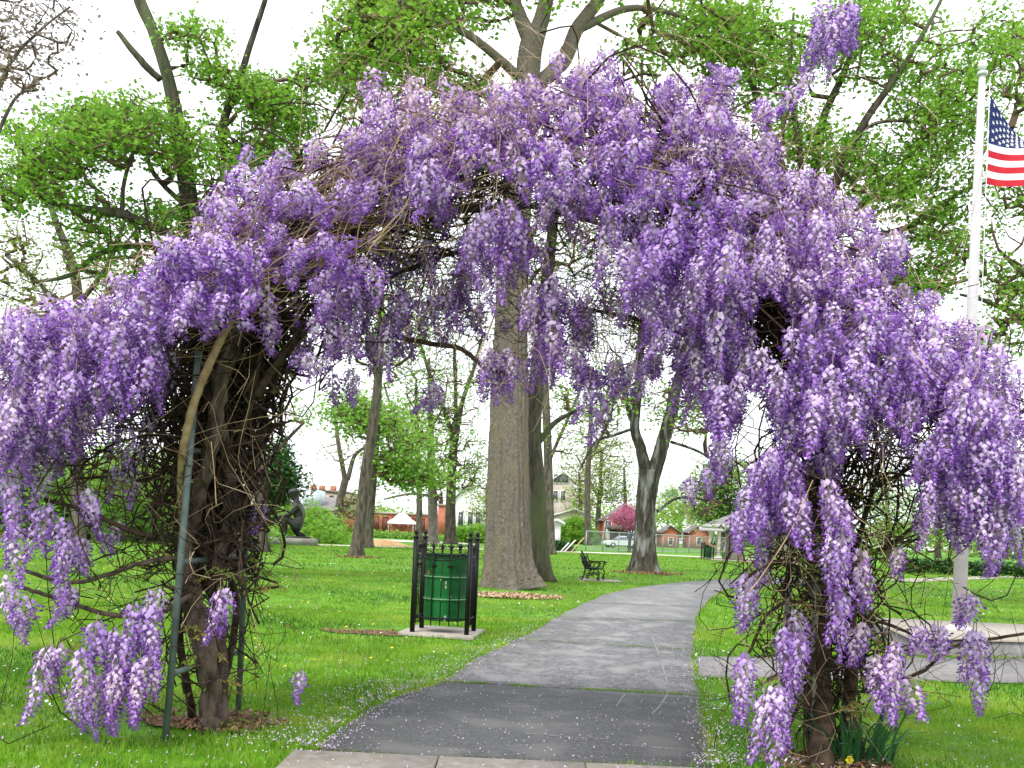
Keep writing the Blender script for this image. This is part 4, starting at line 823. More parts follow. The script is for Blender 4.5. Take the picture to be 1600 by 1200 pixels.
# lamp
g = G(452, 845); o = np.array([P(452, 800, 95)[0], 95, 0]); root = empty('street_lamp', tuple(o), 'slim white street lamp standing behind the bronze statue', 'street lamp')
zt = P(452, 748, 95)[2]; A = Acc(); A.lathe([(.12, 0), (.12, .5), (.07, .6), (.06, zt)], c=o, n=8); A.build('pole', M['white_paint'], root, o)
A = Acc(); A.lathe([(0, zt), (.2, zt+.05), (.26, zt+.3), (.2, zt+.5), (0, zt+.55)], c=o, n=10); A.build('lamp_head', M['white_wall'], root, o, smooth=True)

# ------------------------------------------------------------------ plinth, flagpole, flag
q = [G(1425, 1024)[:2], G(1640, 1026)[:2]+[1.5, 0], G(1640, 1026)[:2]+[1.8, 2.6], G(1440, 1012)[:2]+[0, 2.2]]
c = np.mean(q, 0); A = Acc(); A.prism(q, 0, .22); pl = A.build('plinth', M['concrete_grey'], origin=(c[0], c[1], 0)); tag(pl, 'raised concrete base around the flagpole on the right lawn', 'plinth')
cc = np.array(q)-c; A = Acc(); A.prism(cc*1.015+c, .22, .25); A.build('coping', M['concrete'], pl, (c[0], c[1], 0))
fp = G(1497, 984, .25); ftop = P(1544, 118, fp[1]); root = empty('flagpole', tuple(fp), 'tall tapering white flagpole on the right', 'flagpole')
hp = ftop[2]; A = Acc(); A.tube([fp, (fp+np.array([0, 0, hp*.5])), np.array([fp[0], fp[1], hp])], [.105, .085, .048], 20); A.build('pole', M['white_paint'], root, fp, smooth=True)
tp = np.array([fp[0], fp[1], hp]); A = Acc(); A.lathe([(.048, -.02), (.075, 0), (.075, .05), (.03, .07), (.025, .10)], c=tp, n=14); A.build('truck', M['steel'], root, fp)
A = Acc(); A.lathe([(0, .08), (.05, .10), (.072, .155), (.05, .21), (0, .23)], c=tp, n=16); A.build('ball', M['canvas'], root, fp, smooth=True)
A = Acc(); xr = fp[0]+.12; A.tube([(xr, fp[1], hp-.02), (xr+.02, fp[1]-.02, hp*.5), (fp[0]+.13, fp[1], 1.4)], .006, 4); A.build('halyard', M['canvas'], root, fp)
A = Acc(); A.lathe([(.2, 0), (.2, .03), (.14, .06), (.11, .08)], c=fp, n=16); A.build('collar', M['white_paint'], root, fp)
# flag: hoist beside the pole
NV, NU = 40, 66
hoz = P(1553, 150, fp[1]); z_top, z_bot = hoz[2], P(1557, 288, fp[1])[2]; hoist = z_top-z_bot; fx = fp[0]+.14; fyl = 2.35
def flagpt(s, v):
    "s 0 (top) to 1 (bottom), v 0 (hoist) to 1 (fly)"
    dx = fyl*.80*v; drop_c = .08*v**1.1*fyl; top_drop = min(.95*dx*1.25, hoist*.52)
    zc = z_top-hoist*(7/13)-drop_c
    z_ = zc+(z_top-top_drop*1.0-zc)*(1-s/(7/13)) if s < 7/13 else zc-hoist*(s-7/13)*(1-.03*v)
    z_ -= .10*v
    fold = .20*math.sin(v*9+s*2)*min(1, v*3)*(.4+.6*s)+(.35*(1-s)*v if s < 7/13 else 0)*math.sin(v*5+2)
    return np.array([fx+dx+.03*math.sin(s*4+v*6)*v, fp[1]+fold, z_])
A = Acc(); V = np.array([flagpt(i/NV*1.0, j/NU) for i in range(NV) for j in range(NU)])
rows = [k_/26 for k_ in range(27)]; cols = [k_/60 for k_ in range(61)]
V = np.array([flagpt(r_, c_) for r_ in rows for c_ in cols]); Q = []; ms = []
for i in range(26):
    for j in range(60):
        Q.append([i*61+j, (i+1)*61+j, (i+1)*61+j+1, i*61+j+1]); ms.append(2 if (i < 14 and j < 24) else (0 if (i//2) % 2 == 0 else 1))
A.add(V, Q, None, ms); fl = A.build('flag', [M['flag_red'], M['flag_white'], M['flag_blue']], origin=hoz, smooth=True)
tag(fl, 'stars and stripes flag hanging from the top of the white flagpole', 'flag')
for r_ in range(9):
    for c_ in range(6 if r_ % 2 == 0 else 5):
        s = (r_+1)/10*(7/13); v = ((2*c_+1+(r_ % 2))/12)*.40; c = flagpt(s, v); eu = norm(flagpt(s, v+.01)-c); ev = norm(flagpt(s-.01, v)-c); nn = norm(np.cross(eu, ev))
        A = Acc()
        for off in (.006, -.006):
            pts = [c+nn*off]+[c+nn*off+(.036 if k_ % 2 == 0 else .015)*(math.sin(k_*math.pi/5)*eu+math.cos(k_*math.pi/5)*ev) for k_ in range(10)]
            A.add(pts, None, [[0, 1+k_, 1+(k_+1) % 10] for k_ in range(10)])
        A.build('star', M['flag_white'], fl, hoz)

# ------------------------------------------------------------------ trellis arch
XL, XR, YF, YB = G(258, 1156)[0], 2.12, G(258, 1156)[1], G(385, 1110)[1]
tr = empty('trellis_arch', (0, (YF+YB)/2, 0), 'metal tunnel trellis of thin posts and rungs carrying the wisteria', 'trellis'); o = (0, (YF+YB)/2, 0)
ZS, RX, RZ, XM = 2.55, (XR-XL)/2, 1.2, (XR+XL)/2
def arch(t): return np.array([XM-RX*math.cos(t), 0, ZS+RZ*math.sin(t)])
for y in (YF, YB):
    for x in (XL, XR):
        yy = y; y = YF+.32 if (x == XR and y == YF) else y; off = .28 if (x == XL and y == YB) else 0
        A = Acc(); A.bar((x+off*.6, y, -.05), (x+off*.5+(.06 if x < 0 else -.03), y+(.14 if yy == YF else -.1), ZS), .023 if x < 0 else .026, 10); A.build('post', M['green_steel'] if x < 0 else M['grey_wood'], tr, o)
    A = Acc(); A.tube([arch(t)*np.array([.96, 1, 1.035])+np.array([0, y+(.55 if y == YF else -.15), 0]) for t in np.linspace(0, math.pi, 28)], .024, 8); A.build('hoop', M['green_steel'], tr, o)
for x in (XL, XR):
    for z_ in (.42, 1.15, 1.9, 2.5): A = Acc(); A.bar((x, YF+.12*z_+(.32 if x > 0 else 0)*(1-z_/3), z_), (x+(.15 if x < 0 else 0), YB, z_+.02), .02, 8); A.build('rung', M['green_steel'], tr, o)
for t in np.linspace(.3, math.pi-.3, 9): A = Acc(); p = arch(t)*np.array([.96, 1, 1.03]); A.bar(p+np.array([0, YF+.55, 0]), p+np.array([0, YB-.2, 0]), .018, 6); A.build('rung', M['green_steel'], tr, o)

# ------------------------------------------------------------------ wisteria
def make_raceme(seed, Ln=.34, Wd=.065, tight=1.0, n=95):
    rs = np.random.RandomState(seed); A = Acc()
    bend = rs.randn(2)*.03
    def ax(t): return np.stack([bend[0]*t*t*1.5, bend[1]*t*t*1.5, -Ln*t], -1)
    A.tube(ax(np.linspace(-.22, 1, 9)), np.linspace(.0035, .0012, 9), 4, m=3, cap=False)
    t = (np.arange(n)+rs.rand(n)*.8)/n; t = t**.92; th = np.arange(n)*2.39996+rs.randn(n)*.35
    prof = Wd*np.clip(.55+2.6*t, 0, 1)*(1-.85*np.clip((t-.2)/.8, 0, 1)**1.25)*rs.uniform(.85, 1.12, n)
    out = np.stack([np.cos(th), np.sin(th), np.zeros(n)], 1); c = ax(t)+out*prof[:, None]+np.array([0, 0, -.25])*prof[:, None]*.3+rs.randn(n, 3)*.004
    s = (.0295*(1-.40*t)*rs.uniform(.8, 1.25, n))[:, None]
    od = norm(out+np.array([0, 0, 1])*rs.uniform(-.3, .35, (n, 1))+rs.randn(n, 3)*.25); side = norm(np.cross(od, np.array([0, 0, 1.])+rs.randn(n, 3)*.2)); up = np.cross(side, od)
    # pedicels
    V = np.stack([ax(t)+np.array([0, 0, .002]), ax(t)-np.array([0, 0, .002]), c-od*s*.3], 1).reshape(-1, 3); A.add(V, None, np.arange(n)[:, None]*3+np.array([0, 1, 2]), 3)
    # banner petal, folded back
    b = c-up*s*.35; l = c+side*s*.62+up*s*.30-od*s*.28; r = c-side*s*.62+up*s*.30-od*s*.28; tp_ = c+up*s*.85-od*s*.35; mid = c+up*s*.3+od*s*.05
    V = np.stack([b, r, tp_, l, mid], 1).reshape(-1, 3); k5 = np.arange(n)[:, None]*5
    A.T.append(np.vstack([k5+np.array(q) for q in ([0, 1, 4], [1, 2, 4], [2, 3, 4], [3, 0, 4])])+A.n); bm = np.where(rs.rand(n) < np.clip((t-.35)*1.7, .12, .95), 1, 0); A.TM.append(np.tile(bm, 4)); A.V.append(V); A.n += len(V)
    # wings and keel
    kt = b+od*s*1.05-up*s*.35; k1 = b+od*s*.6+side*s*.30-up*s*.05; k2 = b+od*s*.6-side*s*.30-up*s*.05; k3 = b+od*s*.55-up*s*.5
    V = np.stack([b, k1, kt, k2, k3], 1).reshape(-1, 3); A.T.append(np.vstack([k5+np.array(q) for q in ([0, 1, 2], [0, 2, 3], [0, 4, 2])])+A.n)
    wm = np.where(rs.rand(n) < .35+.6*t, 2, 1); A.TM.append(np.tile(wm, 3)); A.V.append(V); A.n += len(V)
    return A
RM = [M['petal_pale'], M['petal_mid'], M['petal_dark'], M['bud']]
VAR = []
for s_, (Ln, Wd, n) in enumerate([(.32, .060, 74), (.27, .064, 68), (.38, .056, 88), (.22, .058, 54), (.18, .052, 42), (.26, .050, 56), (.34, .064, 82), (.14, .046, 30), (.29, .068, 74), (.20, .060, 50)]):
    A = make_raceme(100+s_, Ln, Wd, n=n); VAR.append((Ln, A))
VM = []
for Ln, A in VAR:
    o_ = A.build('flower_cluster', RM); VM.append(o_.data); bpy.data.objects.remove(o_)

D0 = YF+.32
# flower masses: px, py, rx, ry, depth, depth radius, density, long/short
MASS = [
 # left flank
 (45, 600, 80, 85, -.35, .4, 1.2, 1), (20, 690, 50, 60, -.2, .3, 1., 1), (120, 620, 80, 70, -.3, .4, 1.2, 1), (60, 540, 70, 50, -.2, .4, 1, 0), (210, 570, 60, 60, -.3, .4, 1.1, 1), (170, 520, 90, 40, -.2, .4, 1, 0),
 (240, 470, 70, 50, -.2, .4, 1.1, 0), (330, 440, 75, 60, -.45, .3, 1.5, 0), (300, 490, 80, 30, -.4, .3, 1, 0), (360, 350, 50, 40, -.1, .4, .9, 0), (400, 310, 70, 40, 0, .4, .9, 0), (420, 400, 60, 50, -.2, .4, .9, 0), (480, 390, 50, 40, -.2, .4, .8, 0),
 (400, 510, 40, 25, -.3, .3, .8, 0), (500, 470, 50, 50, -.1, .4, 1, 0), (510, 550, 55, 40, .1, .4, 1, 0), (570, 420, 50, 45, 0, .4, .9, 0), (590, 520, 45, 50, .3, .4, .9, 1), (90, 500, 60, 30, 0, .4, .7, 0),
 (60, 690, 50, 40, .1, .3, .6, 1),
 # crown
 (470, 310, 55, 35, -.1, .3, .45, 0), (410, 265, 45, 26, 0, .3, .5, 0), (520, 255, 40, 30, 0, .3, .5, 0), (560, 330, 50, 24, -.2, .3, .5, 0), (640, 330, 60, 20, -.1, .3, .6, 0), (720, 330, 60, 18, 0, .3, .5, 0), (820, 325, 50, 22, -.1, .3, .6, 0), (940, 350, 40, 24, 0, .3, .6, 0), (500, 320, 40, 30, -.3, .2, .4, 0),
 (610, 220, 60, 60, 0, .4, 1.1, 0), (600, 160, 40, 25, .2, .3, .6, 0), (560, 290, 50, 40, -.1, .4, .7, 0), (690, 190, 70, 45, .1, .4, 1.1, 0), (700, 260, 70, 50, -.2, .4, 1.3, 0), (660, 300, 50, 30, -.2, .3, 1, 0), (770, 190, 60, 50, .2, .4, 1, 0), (780, 230, 50, 25, 0, .4, .8, 0),
 (860, 170, 70, 45, .2, .4, 1.1, 0), (940, 140, 60, 36, .3, .4, 1.1, 0), (930, 210, 70, 50, 0, .4, 1.2, 0), (850, 270, 60, 50, -.2, .4, 1.2, 0), (930, 290, 60, 50, -.1, .4, 1.1, 0), (1010, 190, 60, 50, .1, .4, 1, 0), (1080, 160, 50, 40, .3, .4, .9, 0), (1130, 150, 30, 36, .4, .3, 1, 0),
 (1010, 280, 70, 50, -.2, .4, 1.3, 0), (1090, 240, 70, 60, 0, .4, 1.1, 0), (1160, 220, 50, 50, .2, .4, .9, 0), (1060, 350, 60, 50, -.3, .4, 1.1, 0), (1150, 320, 70, 60, -.1, .4, 1.2, 0), (1230, 330, 70, 60, .1, .4, 1.1, 0), (1310, 370, 60, 60, .2, .4, 1, 0), (1380, 410, 45, 40, .2, .4, .9, 0),
 (980, 400, 50, 50, -.1, .4, 1.1, 1), (1060, 440, 70, 50, -.35, .4, 1.3, 1), (1140, 420, 60, 50, -.3, .4, 1.2, 0), (1240, 430, 70, 60, -.2, .4, 1.3, 1), (1330, 470, 70, 60, -.2, .4, 1.2, 0), (1410, 500, 55, 50, 0, .4, 1.1, 0), (1480, 540, 50, 36, .1, .4, .9, 0),
 (1060, 510, 60, 50, -.2, .4, 1.2, 1), (1130, 500, 40, 50, -.3, .3, 1.2, 1), (1290, 560, 60, 60, -.4, .4, 1.3, 1), (1370, 580, 60, 60, -.3, .4, 1.2, 1), (1450, 600, 60, 60, -.3, .4, 1.2, 1), (1550, 620, 60, 50, -.2, .4, 1.2, 1), (1530, 680, 70, 50, -.4, .4, 1.4, 1),
 (1130, 620, 34, 70, -.3, .3, 1.3, 1), (1090, 580, 40, 40, -.1, .3, 1, 1), (1180, 580, 40, 30, -.3, .3, 1, 1), (1240, 650, 40, 40, -.5, .3, 1.4, 1), (1310, 660, 45, 40, -.5, .3, 1.3, 1), (1390, 660, 50, 40, -.3, .3, 1.1, 1), (1120, 700, 26, 36, -.2, .3, 1.0, 1),
 # hanging in the opening
 (785, 385, 46, 34, 0, .4, 1.4, 1), (745, 430, 36, 40, .1, .4, 1, 1), (820, 410, 34, 30, .1, .3, 1, 0), (640, 400, 40, 40, .5, .4, .3, 1), (700, 490, 50, 40, .5, .4, .6, 1), (640, 470, 36, 50, .5, .3, .45, 1), (845, 510, 32, 44, 0, .3, 1.4, 1), (895, 490, 30, 40, .3, .3, 1.2, 1), (790, 590, 50, 24, .2, .3, 1.3, 1), (845, 570, 36, 26, .2, .3, 1.1, 1),
 (930, 580, 44, 26, .2, .3, 1.3, 0), (975, 600, 34, 16, .2, .3, 1.1, 0), (930, 645, 22, 20, .2, .2, 1.2, 1), (960, 490, 24, 36, .2, .3, .5, 0), (1000, 560, 30, 30, .1, .3, .9, 0), (870, 330, 40, 30, .1, .3, .8, 0), (900, 380, 40, 30, .3, .3, .3, 0),
 (540, 600, 24, 14, .5, .2, .8, 1), (680, 622, 12, 14, .6, .1, 1.2, 0), (620, 560, 14, 16, .6, .2, .8, 0), (515, 620, 8, 10, .5, .1, .8, 0), (760, 510, 30, 16, .4, .3, .4, 0),
 # right column
 (1200, 760, 40, 34, -.5, .25, 1.3, 1), (1240, 780, 36, 34, -.3, .25, 1.1, 1), (1180, 820, 30, 30, -.6, .2, 1.2, 1), (1225, 830, 28, 24, -.5, .2, 1.2, 1), (1300, 820, 14, 34, -.7, .1, 2.1, 1), (1310, 890, 15, 40, -.7, .1, 2.2, 1), (1325, 960, 12, 36, -.65, .1, 2., 1), (1075, 760, 6, 14, -.2, .05, 2, 0), (1105, 755, 7, 16, -.2, .05, 2, 0),
 (1450, 760, 40, 40, -.5, .3, 1.3, 1), (1480, 800, 40, 40, -.4, .3, 1.2, 1), (1560, 770, 50, 50, -.5, .3, 1.4, 1), (1540, 840, 40, 34, -.4, .3, 1.2, 1), (1420, 880, 20, 20, -.2, .2, 1.2, 0), (1350, 900, 12, 24, -.5, .1, 1.8, 1), (1170, 950, 12, 34, -.3, .1, 1.3, 1), (1230, 1010, 26, 30, -.3, .2, 1., 1),
 (1166, 1075, 14, 26, -.65, .08, 2.2, 1), (1205, 1130, 18, 40, -.75, .08, 2.4, 1), (1235, 1050, 16, 36, -.5, .1, 1.6, 1), (1400, 1090, 12, 40, -.55, .06, 2.4, 1), (1368, 1075, 10, 20, -.4, .1, 1.4, 0), (1425, 1110, 12, 20, -.4, .1, 1.6, 0), (1428, 1000, 14, 14, -.2, .1, 1.2, 0), (1470, 1005, 14, 22, -.2, .1, 1.8, 0), (1522, 1060, 11, 40, -.2, .06, 2.2, 1), (1510, 965, 24, 14, -.2, .1, 1.6, 0), (1345, 1020, 12, 16, -.3, .1, 1, 0), (1260, 720, 30, 20, -.2, .2, .8, 0), (1300, 730, 30, 20, 0, .2, .8, 0), (1210, 900, 30, 20, 0, .2, .5, 0),
 # top right spray
 (1308, 42, 24, 42, .6, .12, 3.6, 1), (1283, 85, 20, 26, .6, .12, 3., 0), (1262, 130, 8, 14, .55, .05, 2, 0), (1236, 170, 9, 20, .5, .05, 2, 0), (1196, 175, 16, 12, .4, .1, 1, 0), (1208, 240, 9, 16, .3, .05, 2, 0), (1270, 285, 10, 16, .3, .05, 1.6, 0), (578, 130, 9, 14, .3, .1, 1.2, 0), (866, 100, 8, 10, .4, .1, 1.5, 0),
 # lower left
 (15, 850, 20, 24, -.2, .1, 1.2, 1), (50, 770, 24, 24, -.1, .15, 1.1, 1), (110, 940, 10, 14, -.3, .06, 1.4, 0), (170, 850, 10, 14, .1, .1, 1, 0), (240, 680, 20, 26, .3, .2, .7, 0),
 (130, 790, 22, 24, -.3, .1, 1.7, 1), (75, 840, 24, 26, -.3, .1, 1.4, 1), (93, 890, 14, 40, -.4, .06, 2., 1), (12, 780, 16, 34, -.2, .15, 1.4, 1), (22, 940, 22, 26, -.3, .15, 1.5, 1), (35, 975, 12, 20, -.3, .1, 1.4, 0), (62, 1060, 15, 28, -.4, .06, 2, 1), (92, 1035, 16, 12, -.35, .06, 1.6, 0), (152, 1020, 11, 26, -.4, .06, 2, 1), (115, 1085, 12, 28, -.45, .06, 2, 1), (143, 1115, 13, 26, -.4, .06, 2, 1),
 (198, 1020, 18, 50, -.4, .08, 2.1, 1), (235, 1000, 17, 44, -.35, .08, 2.1, 1), (180, 1100, 15, 36, -.45, .08, 2, 1), (218, 1090, 18, 44, -.4, .08, 2, 1), (350, 955, 10, 20, -.2, .05, 1.8, 1), (465, 1073, 7, 12, .2, .04, 2, 0), (190, 760, 22, 30, .3, .1, 1, 1), (125, 875, 10, 12, -.1, .1, 1, 0), (240, 610, 20, 20, .3, .2, .6, 0), (200, 700, 30, 24, .2, .2, .6, 1), (408, 800, 8, 30, .4, .1, .8, 0),
]
HOLES = [(1205, 500, 38, 50), (790, 272, 26, 16), (735, 325, 50, 18), (640, 350, 26, 14), (900, 445, 46, 34), (560, 355, 26, 18), (460, 345, 30, 16), (1090, 375, 20, 10), (680, 380, 40, 22), (960, 440, 20, 20)]
rs = np.random.RandomState(11); RAC = []
for (cx, cy, rx, ry, dd, dr_, den, lg) in MASS:
    n = max(1, int(round((den*1.55 if rx < 27 else den*3.7)*math.pi*rx*ry/1750.)))
    n = max(n, 2 if rx > 9 else 1)
    for i in range(n):
        r_ = math.sqrt(rs.rand()); t = rs.rand()*6.283; px, py = cx+rx*r_*math.cos(t), cy+ry*r_*math.sin(t)
        if any(((px-hx)/hrx)**2+((py-hy)/hry)**2 < 1 for hx, hy, hrx, hry in HOLES): continue
        vi = rs.choice([0, 1, 2, 5, 6, 8]) if lg else rs.choice([1, 3, 4, 7, 9, 5, 3])
        sc_ = rs.uniform(.95, 1.2) if (lg and rx < 27 and cy > 740) else rs.uniform(.75, 1.1)
        p = P(px, py, D0+dd-.12+dr_*rs.uniform(-1, 1)); Ln = VAR[vi][0]*sc_
        tilt = rs.randn(2)*(.05 if rx < 27 and (lg or cy > 740) else .12 if lg else .42)
        if not lg and rs.rand() < .25 and cy < 700: tilt = rs.randn(2)*.9
        E_ = Euler((tilt[0], tilt[1], rs.rand()*6.283)); ax_ = E_.to_matrix()@Vector((0, 0, 1))
        p = p+np.array(ax_)*Ln*.5
        if p[2]-Ln < .02: p[2] = Ln+.03
        RAC.append((p, E_, sc_*(rs.uniform(.78, .95) if (lg and rx < 27 and py > 700) else rs.uniform(.9, 1.12)), sc_, vi, px, py))
# roots of the two plants
WL, WR = G(330, 1140), G(1285, 1205)
wl = empty('wisteria', tuple(WL), 'old wisteria climbing the left side of the arch with drooping lilac blossom', 'wisteria', 'wisterias on the arch')
wr = empty('wisteria', tuple(WR), 'wisteria covering the right side of the arch, thick with violet blossom', 'wisteria', 'wisterias on the arch')
for root, org, side in ((wl, WL, 0), (wr, WR, 1)):
    L_ = [r for r in RAC if (r[5] >= 800) == bool(side)]; L_.sort(key=lambda r: r[0][1]+(3 if not (-20 < r[5] < 1620 and r[6] > -40) else 0))
    keep, rest = L_[:298], L_[298:]
    print('racemes', side, len(L_))
    for p, E_, sx, sz, vi, _, _ in keep:
        o_ = bpy.data.objects.new('flower_cluster', VM[vi]); COL.objects.link(o_); o_.parent = root
        o_.matrix_local = Matrix.Translation(Vector(p-org)) @ E_.to_matrix().to_4x4() @ Matrix.Diagonal((sx, sx, sz, 1))
    if rest:
        A = Acc()
        for p, E_, sx, sz, vi, _, _ in rest:
            S = VAR[vi][1]; Mx = np.array(E_.to_matrix())@np.diag([sx, sx, sz]); n0 = A.n
            for v, in zip(S.V): pass
            VV = np.vstack(S.V)@Mx.T+p; A.V.append(VV)
            A.Q += [q+n0 for q in S.Q]; A.T += [q+n0 for q in S.T]; A.QM += S.QM; A.TM += S.TM; A.n += len(VV)
        tag(A.build('blossom_mass', RM, root, org), kind='stuff')

def wander(p, q, n, amp, rs, sag=0.):
    t = np.linspace(0, 1, n)[:, None]; c = p+(q-p)*t
    for k_ in (1, 2, 3): c = c+np.sin(t*math.pi*k_+rs.rand()*.8)*rs.randn(3)*amp*1.15/k_**1.3
    c = c+rs.randn(n, 3)*amp*.012; c[:, 2] -= sag*np.sin(t[:, 0]*math.pi)
    return c
# woody stems
def stem(root, org, pts, rad, m, name='stem', sides=9, jit=.15, ridge=.18, seed=0):
    c = catmull(pts, len(pts)*7); rr = np.interp(np.linspace(0, 1, len(c)), np.linspace(0, 1, len(rad)), rad)
    c[1:-1] += np.random.RandomState(seed).randn(len(c)-2, 3)*rr[1:-1, None]*jit
    A = Acc(); A.tube(c, rr, sides, ridge=ridge, seed=seed); return A.build(name, M[m], root, org, smooth=True)
def PP(L_): return [P(px, py, D0+dd) for px, py, dd in L_]
stem(wl, WL, [WL-np.array([0, 0, .05])]+PP([(330, 1080, .05), (322, 1010, .0), (300, 930, .05), (290, 860, .1), (310, 780, .1), (330, 700, .0), (345, 600, .0), (380, 500, .1), (430, 420, .2)]), [.085, .07, .08, .065, .06, .055, .05, .05, .045, .035], 'vine_trunk', 'trunk', 14, seed=1, ridge=.3)
stem(wl, WL, [WL+np.array([.02, .1, -.05])]+PP([(345, 1040, .25), (338, 900, .2), (360, 780, .2), (350, 690, .15), (330, 590, .1), (400, 500, .2), (520, 400, .2), (640, 350, .2)]), [.06, .05, .05, .045, .04, .04, .04, .03, .02], 'vine_trunk', seed=2)
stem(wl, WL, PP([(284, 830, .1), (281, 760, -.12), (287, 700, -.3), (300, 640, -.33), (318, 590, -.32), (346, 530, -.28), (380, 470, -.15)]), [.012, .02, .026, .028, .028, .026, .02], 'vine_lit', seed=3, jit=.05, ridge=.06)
for k_, L2 in enumerate([[(300, 1120, .3), (280, 960, .2), (320, 860, .3), (270, 760, .3), (300, 640, .2), (260, 560, .2), (180, 520, .1)], [(345, 1100, .5), (370, 950, .5), (350, 860, .5), (390, 760, .5), (410, 660, .4), (440, 560, .4), (500, 470, .4)],
        [(320, 1100, .2), (350, 980, .3), (310, 880, .3), (340, 760, .2), (390, 640, .1), (410, 540, 0), (440, 440, 0)], [(330, 1080, .4), (300, 900, .4), (360, 800, .4), (330, 680, .3), (300, 560, .3), (330, 470, .3)],
        [(400, 620, 0), (440, 560, 0), (520, 480, .1), (640, 420, .3), (740, 390, .3), (850, 400, .3)], [(350, 560, .3), (430, 430, .2), (560, 350, .1), (690, 335, .1), (800, 320, .1)],
        [(245, 840, -.1), (200, 828, -.2), (140, 800, -.2), (70, 780, -.2)], [(300, 930, -.1), (240, 962, -.2), (170, 960, -.3), (90, 935, -.3), (20, 915, -.3)], [(290, 870, -.1), (220, 880, -.2), (120, 910, -.2), (30, 890, -.2)],
        [(590, 520, .2), (660, 535, .2), (720, 545, .1), (760, 575, 0), (810, 590, 0)], [(300, 560, -.1), (200, 580, -.1), (90, 600, 0), (-20, 640, 0)], [(200, 560, -.2), (240, 540, -.2), (300, 505, -.2)]]):
    stem(wl, WL, PP(L2), np.linspace(.03 if k_ < 6 else .02, .012, len(L2)), 'vine' if k_ not in (7, 8) else 'vine_trunk', seed=10+k_)
stem(wr, WR, [WR-np.array([0, 0, .05])]+PP([(1290, 1100, 0), (1282, 1000, .05), (1295, 900, .1), (1280, 800, .1), (1290, 700, .1), (1270, 600, .1), (1240, 500, .2), (1180, 420, .2)]), [.075, .065, .06, .06, .055, .055, .05, .04, .03], 'vine', 'trunk', 14, seed=30, ridge=.3)
for k_, L2 in enumerate([[(1310, 1190, .2), (1325, 1050, .2), (1310, 950, .2), (1340, 850, .2), (1370, 740, .2), (1400, 640, .1)], [(1270, 1190, .1), (1262, 1060, .0), (1300, 960, 0), (1270, 860, 0), (1300, 740, 0), (1330, 600, 0)], [(1330, 1100, 0), (1335, 980, -.1), (1310, 880, 0), (1260, 760, .1), (1230, 660, .1), (1200, 560, .2)],
        [(1310, 900, .1), (1350, 870, 0), (1400, 845, -.1), (1450, 800, -.2)], [(1330, 1030, 0), (1380, 1060, -.1), (1440, 1050, -.1), (1490, 1010, -.1), (1600, 990, -.1)], [(1340, 960, 0), (1400, 980, 0), (1450, 1000, -.1), (1520, 1000, -.1)],
        [(1290, 960, 0), (1240, 940, -.1), (1200, 960, -.2), (1170, 1020, -.3)], [(1280, 900, .1), (1220, 880, 0), (1170, 900, -.2), (1160, 930, -.2)], [(1240, 560, .2), (1140, 440, .2), (1000, 370, .2), (860, 330, .2)], [(1230, 600, .3), (1110, 540, .3), (1000, 500, .4), (900, 480, .5)],
        [(1290, 1060, -.2), (1250, 1040, -.4), (1200, 1060, -.6)], [(1250, 520, 0), (1230, 350, .3), (1225, 200, .5), (1260, 120, .6), (1300, 20, .6)], [(1220, 280, .4), (1150, 260, .4), (1090, 290, .3)], [(1370, 760, .1), (1440, 720, 0), (1520, 660, 0), (1620, 640, 0)], [(1300, 960, .1), (1330, 1020, 0), (1390, 1050, -.3)]]):
    stem(wr, WR, PP(L2), np.linspace(.03 if k_ < 3 or k_ in (8, 9) else .014, .006 if k_ in (11, 10, 5) else .010, len(L2)), 'vine', seed=40+k_)
# post beside the right trunk
# tangles
def tangle(root, org, regs, m, name, seed, sides=3):
    rs = np.random.RandomState(seed); A = Acc()
    for (poly, n, ln, r0, r1, dd, dr_, dirn, amp) in regs:
        poly = np.array(poly); lo = poly.min(0); hi = poly.max(0); k_ = 0
        while k_ < n:
            x, y = rs.uniform(lo[0], hi[0]), rs.uniform(lo[1], hi[1])
            if not in_poly(np.array([x]), np.array([y]), poly)[0]: continue
            k_ += 1; d = D0+dd+dr_*rs.uniform(-1, 1); L_ = ln*rs.uniform(.5, 1.4); an = math.radians(dirn[0])+rs.randn()*math.radians(dirn[1])
            v = np.array([math.cos(an)*L_, rs.randn()*.25*L_, math.sin(an)*L_]); p = P(x, y, d); r = rs.uniform(r0, r1)
            if p[2]-v[2]/2 < 0.02 or p[2]+v[2]/2 < .02: continue
            A.tube(wander(p-v/2, p+v/2, 9, amp*L_, rs), np.linspace(r, r*.5, 9), sides, cap=False)
    return tag(A.build(name, M[m], root, org), kind='stuff')
colL = [(200, 540), (460, 480), (430, 600), (385, 700), (375, 900), (365, 1090), (285, 1110), (265, 900), (240, 740), (170, 640)]
coreL = [(290, 500), (450, 470), (430, 590), (385, 690), (365, 860), (300, 880), (285, 700)]
archb = [(300, 420), (420, 300), (560, 240), (700, 200), (900, 190), (1060, 210), (1200, 300), (1330, 430), (1420, 600), (1330, 640), (1220, 560), (1120, 420), (1000, 350), (850, 330), (700, 345), (580, 390), (480, 480), (350, 540)]
flankL = [(0, 560), (250, 480), (300, 560), (230, 700), (120, 760), (0, 740)]
flankR = [(1350, 520), (1600, 620), (1600, 860), (1440, 800), (1330, 700)]
colR = [(1180, 540), (1420, 560), (1480, 760), (1400, 900), (1370, 1180), (1240, 1190), (1190, 1000), (1200, 760)]
hole = [(560, 380), (700, 350), (860, 340), (1000, 360), (1090, 560), (1000, 600), (860, 560), (720, 540), (600, 560)]
